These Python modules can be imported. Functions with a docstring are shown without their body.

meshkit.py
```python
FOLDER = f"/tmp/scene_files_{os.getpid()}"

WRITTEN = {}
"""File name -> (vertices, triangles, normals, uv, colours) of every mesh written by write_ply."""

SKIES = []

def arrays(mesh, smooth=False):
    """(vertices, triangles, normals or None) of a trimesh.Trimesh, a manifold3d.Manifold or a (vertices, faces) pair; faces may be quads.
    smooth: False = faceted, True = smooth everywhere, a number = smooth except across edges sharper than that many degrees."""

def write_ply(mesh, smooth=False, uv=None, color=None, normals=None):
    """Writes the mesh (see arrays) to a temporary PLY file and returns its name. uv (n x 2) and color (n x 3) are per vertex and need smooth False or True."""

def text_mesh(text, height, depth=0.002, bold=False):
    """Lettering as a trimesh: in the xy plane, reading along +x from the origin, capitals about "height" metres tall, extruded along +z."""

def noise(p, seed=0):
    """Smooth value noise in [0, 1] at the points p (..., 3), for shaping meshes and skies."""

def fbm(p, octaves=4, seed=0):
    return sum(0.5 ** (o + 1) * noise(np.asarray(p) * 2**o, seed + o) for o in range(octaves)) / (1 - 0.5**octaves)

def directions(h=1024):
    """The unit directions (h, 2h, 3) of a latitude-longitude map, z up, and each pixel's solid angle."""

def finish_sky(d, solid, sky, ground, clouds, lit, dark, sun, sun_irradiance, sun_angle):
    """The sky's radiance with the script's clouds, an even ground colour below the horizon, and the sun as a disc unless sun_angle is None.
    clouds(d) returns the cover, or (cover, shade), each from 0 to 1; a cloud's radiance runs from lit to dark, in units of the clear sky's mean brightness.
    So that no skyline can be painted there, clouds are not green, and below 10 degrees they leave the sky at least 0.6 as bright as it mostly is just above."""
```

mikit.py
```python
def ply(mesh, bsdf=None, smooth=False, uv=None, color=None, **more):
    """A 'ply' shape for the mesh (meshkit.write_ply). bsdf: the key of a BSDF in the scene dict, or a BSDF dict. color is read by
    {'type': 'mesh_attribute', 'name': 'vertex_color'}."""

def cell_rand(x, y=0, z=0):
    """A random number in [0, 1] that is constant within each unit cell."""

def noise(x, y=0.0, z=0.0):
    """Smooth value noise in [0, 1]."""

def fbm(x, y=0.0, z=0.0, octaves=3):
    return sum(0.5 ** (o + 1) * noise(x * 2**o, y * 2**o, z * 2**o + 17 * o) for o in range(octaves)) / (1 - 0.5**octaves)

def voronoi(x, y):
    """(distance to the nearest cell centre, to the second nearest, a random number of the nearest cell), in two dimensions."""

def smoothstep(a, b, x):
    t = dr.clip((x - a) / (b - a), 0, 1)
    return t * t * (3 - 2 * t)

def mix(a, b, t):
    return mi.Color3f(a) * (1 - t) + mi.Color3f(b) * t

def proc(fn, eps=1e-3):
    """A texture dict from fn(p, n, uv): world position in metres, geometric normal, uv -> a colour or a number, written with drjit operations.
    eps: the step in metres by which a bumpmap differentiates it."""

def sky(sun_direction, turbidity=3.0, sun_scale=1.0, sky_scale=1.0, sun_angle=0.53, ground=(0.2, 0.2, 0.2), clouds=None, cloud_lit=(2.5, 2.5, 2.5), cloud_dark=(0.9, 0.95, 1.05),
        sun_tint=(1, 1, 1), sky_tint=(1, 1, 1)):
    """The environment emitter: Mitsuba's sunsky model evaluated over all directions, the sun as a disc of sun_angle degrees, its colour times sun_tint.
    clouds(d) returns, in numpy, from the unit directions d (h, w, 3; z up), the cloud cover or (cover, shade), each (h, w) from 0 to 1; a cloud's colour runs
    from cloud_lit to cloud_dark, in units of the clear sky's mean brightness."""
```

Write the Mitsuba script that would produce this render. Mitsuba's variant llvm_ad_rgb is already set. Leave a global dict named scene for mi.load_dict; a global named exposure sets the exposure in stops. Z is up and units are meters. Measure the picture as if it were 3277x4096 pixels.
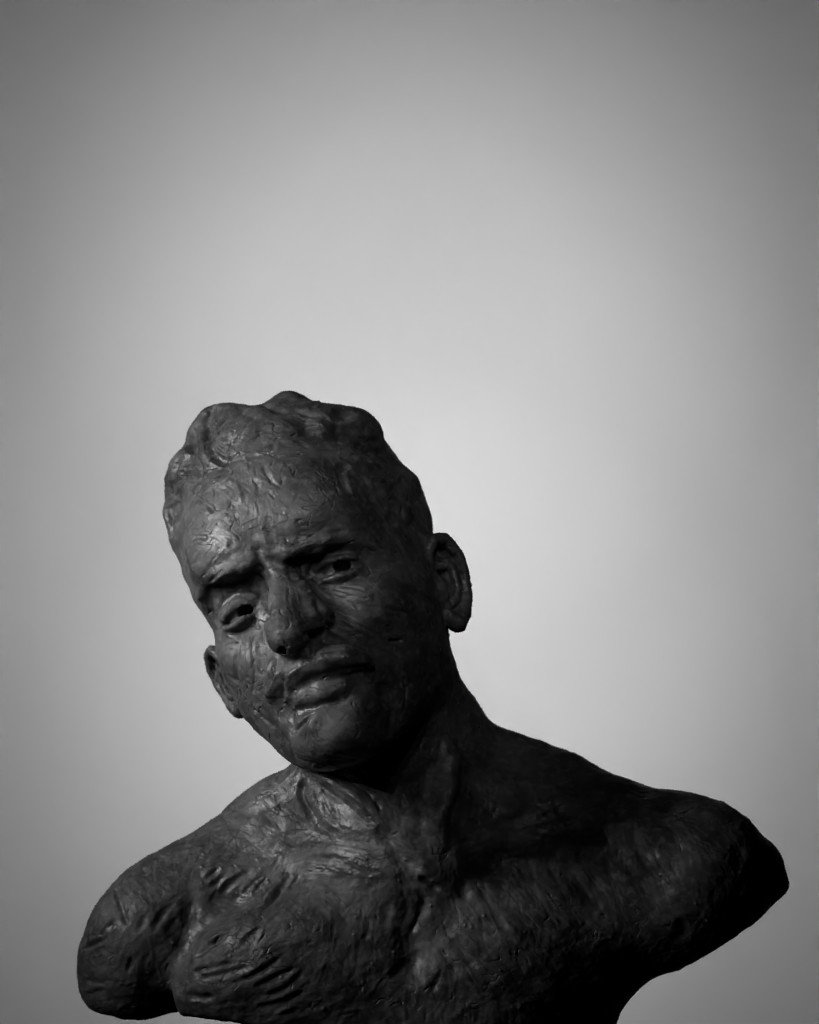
import math
import drjit as dr
import numpy as np
import mitsuba as mi
import meshkit, mikit
from scipy.spatial import cKDTree

T = mi.ScalarTransform4f
scene, labels = {}, {}

# ------------------------------------------------------------------ camera, light, exposure
DIST = 2.2                                   # metres from the lens to the plane of the bust
HALF = 3277 / 6.46 / 2 / 1000
exposure = 0.0
scene['camera'] = {'type': 'thinlens', 'fov_axis': 'x', 'fov': 2 * math.degrees(math.atan(HALF / DIST)),
                   'near_clip': 0.05, 'far_clip': 50.0, 'aperture_radius': 0.009, 'focus_distance': DIST - 0.085,
                   'to_world': T().look_at(origin=[0, -DIST, 0], target=[0, 0, 0], up=[0, 0, 1])}
# studio lamps: each is a round head of small gridded spots, so that its shadows have soft edges


def lamp_head(name, pos, aim, radius, count, beam, cutoff, power):
    pos, aim = np.array(pos), np.array(aim)
    d = (aim - pos) / np.linalg.norm(aim - pos)
    u = np.cross(d, [0, 0, 1]) / np.linalg.norm(np.cross(d, [0, 0, 1]))
    v = np.cross(u, d)
    for k in range(count):
        r, a = radius * math.sqrt((k + 0.5) / count), 2.399963 * k
        p = pos + r * (math.cos(a) * u + math.sin(a) * v)
        scene[f'{name}_{k:03d}'] = {'type': 'spot', 'beam_width': beam, 'cutoff_angle': cutoff, 'intensity': {'type': 'rgb', 'value': power / count},
                                    'to_world': T().look_at(origin=p.tolist(), target=aim.tolist(), up=[0, 0, 1])}


lamp_head('key_spot', [-1.00, -0.38, 0.36], [-0.13, -0.05, -0.04], 0.26, 14, 1.0, 17.5, 8.8)       # high on the left
lamp_head('head_spot', [-0.18, -1.52, 0.96], [-0.05, -0.05, 0.02], 0.30, 8, 1.0, 7.2, 4.9)         # weaker, above the camera, on the head
# a background lamp hidden behind the head: spots of several widths on one stand, turned to the backdrop
LAMP, WALL_Y = np.array([-0.0153, 0.5, -0.0152]), 1.7
WIDTHS = [(0, 14.8, 37, 0.56), (0, 26.8, 67, 1.00), (0, 16.0, 40, 0.36), (0, 17.2, 43, 0.42), (0, 18.4, 46, 0.42), (0.12, 12.0, 25, 0.32), (-0.12, 12.0, 25, 0.32),
          (0.24, 7.6, 19, 1.16), (-0.24, 7.6, 19, 1.16), (0.24, 12.4, 31, 0.18), (-0.24, 12.4, 31, 0.18), (0.24, 11.2, 28, 0.18), (-0.24, 11.2, 28, 0.18)]
for _k, (_dz, _beam, _cut, _power) in enumerate(WIDTHS):
    scene[f'backdrop_spot_{_k:03d}'] = {'type': 'spot', 'beam_width': _beam, 'cutoff_angle': _cut, 'intensity': {'type': 'rgb', 'value': _power}, 'sampling_weight': 2.0,
                                        'to_world': T().look_at(origin=LAMP.tolist(), target=[0, WALL_Y, _dz], up=[0, 0, 1])}
# ------------------------------------------------------------------ the backdrop
scene['backdrop_paper'] = {'type': 'twosided', 'bsdf': {'type': 'diffuse', 'reflectance': mikit.proc(lambda p, n, uv: 0.55 + 0.01 * (mikit.fbm(p.x * 9, p.z * 9, 1.0) - 0.5))}}
scene['backdrop'] = {'type': 'rectangle', 'bsdf': {'type': 'ref', 'id': 'backdrop_paper'},
                     'to_world': T().look_at(origin=[0, WALL_Y, 0], target=[0, 0, 0], up=[0, 0, 1]).scale([2.5, 2.2, 1])}
labels['backdrop'] = {'label': 'plain pale grey studio backdrop glowing softly behind the bust', 'category': 'backdrop', 'kind': 'structure'}
# ------------------------------------------------------------------ the bust: an implicit clay body, in millimetres
# head frame: x towards the figure's left, y backwards, z up, origin between the ear canals
HM = np.array([[0.9038306301261818, 0.24643194528556012, -0.34980207030331284],
               [-0.1909151759615939, 0.9638724945649686, 0.18574501287694936],
               [0.3829381, -0.10109951, 0.91822508]])
HT = np.array([-45.2, 0.0, -76.7])
HC = np.array([0.0, -15.0, 20.0])


def to_head(P):
    return (P - HT) @ HM


def to_world(L):
    return np.asarray(L, float) @ HM.T + HT


MID = [(0, -82, 100), (-2, -95, 75), (-3, -98, 58), (-3, -99, 48), (-5, -93, 33), (-4, -92, 15), (0, -95, 0), (3, -103, -14), (4, -104, -26), (4, -101, -38),
       (2, -97, -54), (0, -101, -64), (-2, -103, -76), (-4, -95, -82), (-6, -80, -87), (-8, -50, -83), (-6, -10, -76),
       (0, -66, 122), (0, -35, 138), (0, 0, 146), (0, 45, 136), (0, 80, 104), (0, 95, 60), (0, 88, 12), (0, 70, -25), (0, 30, -55)]
SIDE = [(20, -96, 72), (20, -97, 47), (19, -89, 38), (17, -82, 26), (22, -84, 6), (18, -90, -6), (26, -91, -18), (20, -99, -28), (28, -88, -39), (20, -93, -58),
        (20, -95, -74), (22, -84, -82), (20, -60, -84), (34, -90, 74), (35, -92, 47), (34, -84, 37), (34, -80, 24), (36, -82, 8), (40, -84, -6), (38, -82, -25),
        (40, -77, -42), (36, -76, -62), (36, -68, -76), (50, -82, 44), (51, -76, 72), (51, -76, 33), (50, -70, 20), (52, -75, 4), (52, -68, -20), (53, -58, -46),
        (48, -52, -72), (40, -40, -78), (64, -52, 47), (65, -54, 10), (64, -42, -22), (60, -25, -52), (50, -15, -70), (66, -46, 78), (73, -12, 46), (72, -10, 10), (68, -8, -22),
        (58, 4, -58), (78, 20, 52), (76, 22, 85), (62, 18, 118), (70, 58, 52), (58, 58, 98), (32, 20, 136), (40, -52, 116), (35, -25, 132), (34, 60, 124), (72, 35, 5),
        (60, 50, -20), (42, 82, 55), (38, 84, 15), (25, -78, 102), (52, -52, 98), (60, -20, 108)]
CTRL = np.array(MID + SIDE + [(-x, y, z) for x, y, z in SIDE], float)
_low = np.clip((-CTRL[:, 2] - 20) / 40, 0, 1) * np.clip((CTRL[:, 0] - 22) / 20, 0, 1)         # the jaw is narrower on the figure's left
CTRL[:, 0] -= 8 * _low
CTRL[:, 2] += 4 * _low


def radial_map(ctrl, n=360):
    """the head's radius over all directions, a smooth surface through the control points; poles on the ear axis"""
    q = ctrl - HC
    r = np.linalg.norm(q, axis=1)
    u = q / r[:, None]

    def phi(a, b):
        d2 = np.maximum(2 - 2 * a @ b.T, 1e-12)
        return d2 * np.log(d2)
    m = len(u)
    A = np.zeros((m + 4, m + 4))
    A[:m, :m] = phi(u, u) + 2e-4 * np.eye(m)
    A[:m, m] = A[m, :m] = 1
    A[:m, m + 1:] = u
    A[m + 1:, :m] = u.T
    w = np.linalg.solve(A, np.concatenate([r, np.zeros(4)]))
    th, ph = np.meshgrid((np.arange(n + 1)) / n * np.pi, np.arange(2 * n + 1) / n * np.pi - np.pi, indexing='ij')
    d = np.stack([np.cos(th), np.sin(th) * np.cos(ph), np.sin(th) * np.sin(ph)], -1).reshape(-1, 3)
    out = np.concatenate([phi(c, u) @ w[:m] + w[m] + c @ w[m + 1:] for c in np.array_split(d, 40)])
    return out.reshape(n + 1, 2 * n + 1).astype(np.float32)


RMAP = radial_map(CTRL)


def head_base(L):
    q = L - HC
    r = np.linalg.norm(q, axis=1) + 1e-9
    n = RMAP.shape[0] - 1
    a = np.arccos(np.clip(q[:, 0] / r, -1, 1)) / np.pi * n
    b = (np.arctan2(q[:, 2], q[:, 1]) + np.pi) / np.pi * n
    i, j = np.minimum(a.astype(int), n - 1), np.minimum(b.astype(int), 2 * n - 1)
    s, t = a - i, b - j
    R = RMAP[i, j] * (1 - s) * (1 - t) + RMAP[i + 1, j] * s * (1 - t) + RMAP[i, j + 1] * (1 - s) * t + RMAP[i + 1, j + 1] * s * t
    return (r - R) * 0.9


def smin(a, b, k):
    h = np.maximum(k - np.abs(a - b), 0) / k
    return np.minimum(a, b) - h * h * k / 4


def smax(a, b, k):
    return -smin(-a, -b, k)


def unit(v):
    v = np.asarray(v, float)
    return v / np.linalg.norm(v)


def basis(x, y):
    """rows: x, y made square to it, and their cross product"""
    x = unit(x)
    y = unit(np.asarray(y, float) - np.dot(y, x) * x)
    return np.stack([x, y, np.cross(x, y)])


class Field:
    """distance values at a set of points, worked on by local additions and cuts"""

    def __init__(self, P, F):
        self.P, self.F = P, F

    def near(self, lo, hi, pad):
        return np.nonzero(np.all((self.P > np.asarray(lo) - pad) & (self.P < np.asarray(hi) + pad), axis=1))[0]

    def put(self, i, d, k, cut=False):
        self.F[i] = smax(self.F[i], -d, k) if cut else smin(self.F[i], d, k)

    def blob(self, c, r, k, rows=None, cut=False):
        c, r = np.asarray(c, float), np.broadcast_to(np.asarray(r, float), 3)
        i = self.near(c, c, r.max() + k + 14)
        q = self.P[i] - c
        if rows is not None:
            q = q @ np.asarray(rows).T
        k0, k1 = np.linalg.norm(q / r, axis=1), np.linalg.norm(q / r ** 2, axis=1) + 1e-9
        self.put(i, k0 * (k0 - 1) / k1, k, cut)

    def tube(self, pts, rad, k, cut=False, flat=None):
        pts = np.asarray(pts, float)
        if rad is None:
            pts, rad = pts[:, :3], pts[:, 3]
        rad = np.broadcast_to(np.asarray(rad, float), len(pts))
        i = self.near(pts.min(0), pts.max(0), rad.max() + k + 14)
        self.put(i, tube_dist(self.P[i], pts, rad, flat), k, cut)


def tube_dist(P, pts, rad, flat=None):
    """distance to a chain of round cones; flat = (direction, factor) squashes the section along a direction"""
    if flat is not None:
        n = unit(flat[0])
        P = P + np.outer(P @ n, n) * (flat[1] - 1)
        pts = pts + np.outer(pts @ n, n) * (flat[1] - 1)
    best = np.full(len(P), 1e9)
    for a, b, ra, rb in zip(pts[:-1], pts[1:], rad[:-1], rad[1:]):
        ab = b - a
        t = np.clip((P - a) @ ab / max(ab @ ab, 1e-9), 0, 1)
        best = np.minimum(best, np.linalg.norm(P - a - t[:, None] * ab, axis=1) - (ra + (rb - ra) * t))
    return best


def poly_dist(p, poly):
    """signed distance in the plane to a closed polygon, negative inside"""
    d, inside = np.full(len(p), 1e9), np.zeros(len(p), bool)
    for a, b in zip(poly, np.roll(poly, -1, axis=0)):
        ab = b - a
        t = np.clip((p - a) @ ab / (ab @ ab + 1e-12), 0, 1)
        d = np.minimum(d, np.linalg.norm(p - a - t[:, None] * ab, axis=1))
        inside ^= ((a[1] > p[:, 1]) != (b[1] > p[:, 1])) & (p[:, 0] < ab[0] * (p[:, 1] - a[1]) / (ab[1] + 1e-12) + a[0])
    return np.where(inside, -d, d)


def spline(pts, n=24):
    """smooth curve through points (any number of columns)"""
    pts = np.asarray(pts, float)
    if len(pts) < 3:
        return np.linspace(pts[0], pts[-1], n)
    from scipy.interpolate import PchipInterpolator
    s = np.concatenate([[0], np.cumsum(np.linalg.norm(np.diff(pts[:, :3], axis=0), axis=1))])
    return PchipInterpolator(s, pts)(np.linspace(0, s[-1], n))


EYES = {'R': (-34.3, -72.4, 20.7), 'L': (31.8, -71.4, 24.0)}
# -- features, head frame
ALMOND = {'R': [[-13.72, -3.24, -2.08], [-7.04, -11.28, 0.24], [-1.01, -12.97, 2.76], [4.52, -11.86, 3.98], [9.47, -8.72, 3.34], [12.15, -5.32, 1.01], [12.91, -3.17, -0.48], [11.02, -7.28, -1.55], [7.97, -10.45, -2.06], [4.41, -12.41, -1.89], [-0.92, -12.91, -3.06], [-6.54, -10.92, -3.85]], 'L': [[-16.83, -3.89, -0.13], [-12.45, -3.46, 3.16], [-5.01, -11.63, 4.08], [0.67, -12.65, 4.04], [6.2, -11.22, 3.55], [11.32, -6.52, 2.48], [14.4, 2.84, 1.51], [16.69, 3.76, -0.86], [12.99, -0.67, -2.77], [7.66, -9.49, -5.3], [1.0, -12.35, -4.84], [-6.66, -10.92, -3.66], [-13.9, -2.82, -2.14]]}
IRIS = {'R': [8.24, -8.64, 1.21], 'L': [6.59, -10.02, 0.5]}
NOSE = [[1.1, -89.0, 37.0, 7.0], [1.1, -95.0, 24.5, 8.0], [1.0, -103.0, 10.0, 10.5], [-0.9, -109.0, -1.6, 13.5], [-1.2, -109.5, -6.1, 13.5]]
ALA = [[12.2, -97.0, -3.1], [-6.0, -103.0, -6.5]]
SIDEWALL = [[8.0, -91.0, 24.5, 7.0], [10.7, -95.0, 9.8, 9.0], [13.1, -96.0, -0.0, 9.0]]
COLU = [[-0.9, -113.0, -13.1, 5.0], [2.7, -102.0, -16.9, 5.0]]
NOSTRIL = [[-4.4, -112.0, -13.2], [13.5, -104.0, -12.0]]
UPLIP = [[-19.6, -91.0, -38.4, 6.0], [-13.1, -94.5, -31.2, 7.5], [-1.1, -97.5, -28.1, 9.0], [10.9, -99.0, -29.7, 9.0], [22.1, -96.0, -31.8, 8.0], [29.2, -91.0, -34.6, 5.0], [32.7, -85.5, -37.9, 2.0]]
LIPEDGE = [[-17.9, -93.0, -33.0, 4.0], [-10.2, -98.0, -27.0, 5.0], [1.2, -102.0, -24.0, 6.0], [13.5, -104.5, -25.8, 6.0], [23.6, -101.5, -28.8, 5.5], [29.9, -93.5, -32.9, 4.0], [32.5, -86.0, -37.3, 2.0]]
LOWLIP = [[-16.4, -89.0, -42.6, 5.0], [-7.5, -93.0, -42.8, 7.5], [2.9, -94.5, -43.7, 8.5], [12.8, -92.5, -43.3, 7.5], [23.7, -86.5, -40.6, 4.0]]
MOUTH = [[-22.6, -94.0, -44.3, 2.2], [-15.3, -101.0, -42.0, 2.9], [-7.0, -107.0, -37.8, 2.8], [4.6, -109.5, -37.8, 2.5], [16.7, -107.5, -38.1, 2.3], [26.5, -98.5, -38.8, 1.8], [32.1, -91.0, -38.8, 1.0]]
BROW = {'R': [[-50.6, -75.0, 42.4, 5.0], [-41.4, -83.0, 45.6, 6.0], [-29.0, -90.0, 46.2, 7.0], [-17.7, -93.0, 45.7, 7.0], [-8.2, -93.0, 46.8, 6.0]], 'L': [[5.0, -94.0, 46.4, 6.0], [12.6, -95.0, 41.8, 7.0], [23.3, -91.0, 42.3, 7.0], [34.5, -86.0, 41.7, 7.0], [44.9, -77.0, 38.5, 6.0], [52.5, -67.0, 31.9, 5.0]]}
CHIN = [[1.5, -92.0, -65.6]]
# -- end of features
HAIR = [((0, -10, 122), (46, 60, 24)), ((-38, -14, 128), (32, 34, 23)), ((18, 0, 134), (20, 30, 15)), ((-62, -5, 85), (14, 40, 36)), ((44, -5, 112), (26, 40, 26))]


def head_field(L):
    f = Field(L, head_base(L))
    # hair: a thick cap pushed about in lumps
    for c, r in HAIR:
        f.blob(c, r, 12)
    for side, c in EYES.items():
        c = np.array(c)
        f.tube(BROW[side], None, 4)
        f.blob(c + [0, -13, 3], (14, 7, 8), 5, cut=True)
        f.blob(c, 10.2, 0.8)
        i = f.near(c, c, 20)
        q = L[i] - c
        flat = lambda v: v[:, [0, 2]] / np.maximum(-v[:, 1:2], 2.0) * 12
        d2 = poly_dist(flat(q), flat(np.array(ALMOND[side])))
        f.put(i, smax(np.linalg.norm(q, axis=1) - 13.9, -d2, 0.8), 3.5)
        f.blob(c + np.array(IRIS[side]) * 0.66, (4.9, 8.0, 4.5), 0.5, cut=True)
    # nose
    f.tube(NOSE, None, 9)
    f.blob(ALA[0], (9, 11, 8.5), 9)
    f.blob(ALA[1], (7, 10, 7.5), 6)
    f.tube(SIDEWALL, None, 7)
    f.tube(COLU, None, 4)
    f.blob(NOSTRIL[0], (5, 7, 3.8), 2, cut=True)
    f.blob(NOSTRIL[1], (6, 6, 2.4), 1.5, cut=True)
    # lips
    f.tube(UPLIP, None, 3)
    f.tube(LIPEDGE, None, 5)
    f.tube(LOWLIP, None, 3)
    f.tube(MOUTH, None, 1.5, cut=True)
    f.blob(CHIN[0], (17, 12, 14), 8)
    return f.F


def ear_field(L, F):
    f = Field(L, F)
    for s in (1, -1):
        o, size = (np.array([69.0, -2, 6]), 0.93) if s > 0 else (np.array([-72.5, 2, 2]), 0.74)
        B = basis(unit([s * 0.62, 0.78, 0]), unit([s * 0.12, 0.12, 1]))                  # rows: outward and back, up, normal

        def ep(u, v, w=0.0):
            return o + size * (u * B[0] + v * B[1] + w * s * B[2])
        f.blob(ep(10, 1, -2), np.array((18, 29, 4.5)) * size, 5, rows=B)
        f.blob(ep(11, 3, 6), np.array((13, 22, 7.5)) * size, 1.5, rows=B, cut=True)
        f.tube([ep(-2, 6, 2), ep(1, 20, 4), ep(9, 29, 4.5), ep(19, 27, 4.5), ep(26, 16, 4), ep(27, 2, 3), ep(23, -12, 2), ep(15, -24, 1.5), ep(7, -29, 1.5), ep(2, -24, 1)],
               np.array([3.5, 4, 4, 4.4, 4, 3.6, 4, 5.5, 6.5, 5]) * size, 1.6)
        f.tube([ep(9, 19, 0), ep(16, 15, 1), ep(19, 6, 1.5), ep(18, -6, 1.5), ep(12, -14, 1.5), ep(5, -16, 1)], np.array([3, 3.4, 3.4, 3.2, 3.4, 3]) * size, 1.6)
        f.tube([ep(0, 12, 1), ep(8, 9, 0), ep(15, 10, 0)], np.array([3, 2.4, 2]) * size, 1.6)
        f.tube([ep(-4, 14, 1), ep(-1, 4, 3), ep(2, -5, 4), ep(3, -10, 3)], np.array([4, 4.5, 4.5, 3]) * size, 3)
        f.blob(ep(9.5, -3, 1), np.array((5.5, 8, 9)) * size, 1.0, rows=B, cut=True)
        f.blob(ep(8, 4, 1), np.array((5, 4, 6)) * size, 1.0, rows=B, cut=True)
    return f.F


def body_field(P):
    f = Field(P, np.full(len(P), 60.0))
    tb = lambda pts, rad, k: f.put(slice(None), tube_dist(P, np.asarray(pts, float), np.asarray(rad, float)), k)

    def ell(c, r, k, rows=None):
        r = np.asarray(r, float)
        q = P - np.asarray(c, float)
        if rows is not None:
            q = q @ rows.T
        k0, k1 = np.linalg.norm(q / r, axis=1), np.linalg.norm(q / r ** 2, axis=1) + 1e-9
        f.put(slice(None), k0 * (k0 - 1) / k1, k)
    ell((-5, 30, -330), (140, 88, 160), 1)
    tb([(-28, 12, -90), (-13, 10, -140), (0, 5, -215)], [46, 47, 54], 22)
    tb([(-20, 40, -130), (-95, 32, -218), (-158, 10, -262)], [34, 34, 38], 26)
    tb([(10, 40, -140), (85, 30, -190), (178, 8, -226)], [28, 38, 44], 24)
    ell((-170, 20, -272), (35, 44, 48), 12)
    ell((180, 0, -228), (50, 46, 46), 22)
    ell((105, 6, -212), (95, 34, 36), 24, basis((1, 0, -0.38), (0, 1, 0)))
    tb([(60, 0, -268), (160, 4, -246)], [44, 40], 24)
    ell((-72, -28, -292), (72, 34, 55), 22, basis((1, 0.1, 0.15), (0, 1, 0.2)))
    ell((72, -14, -286), (66, 32, 54), 24, basis((1, 0.25, 0.25), (-0.2, 1, 0.2)))
    return f.F


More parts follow.
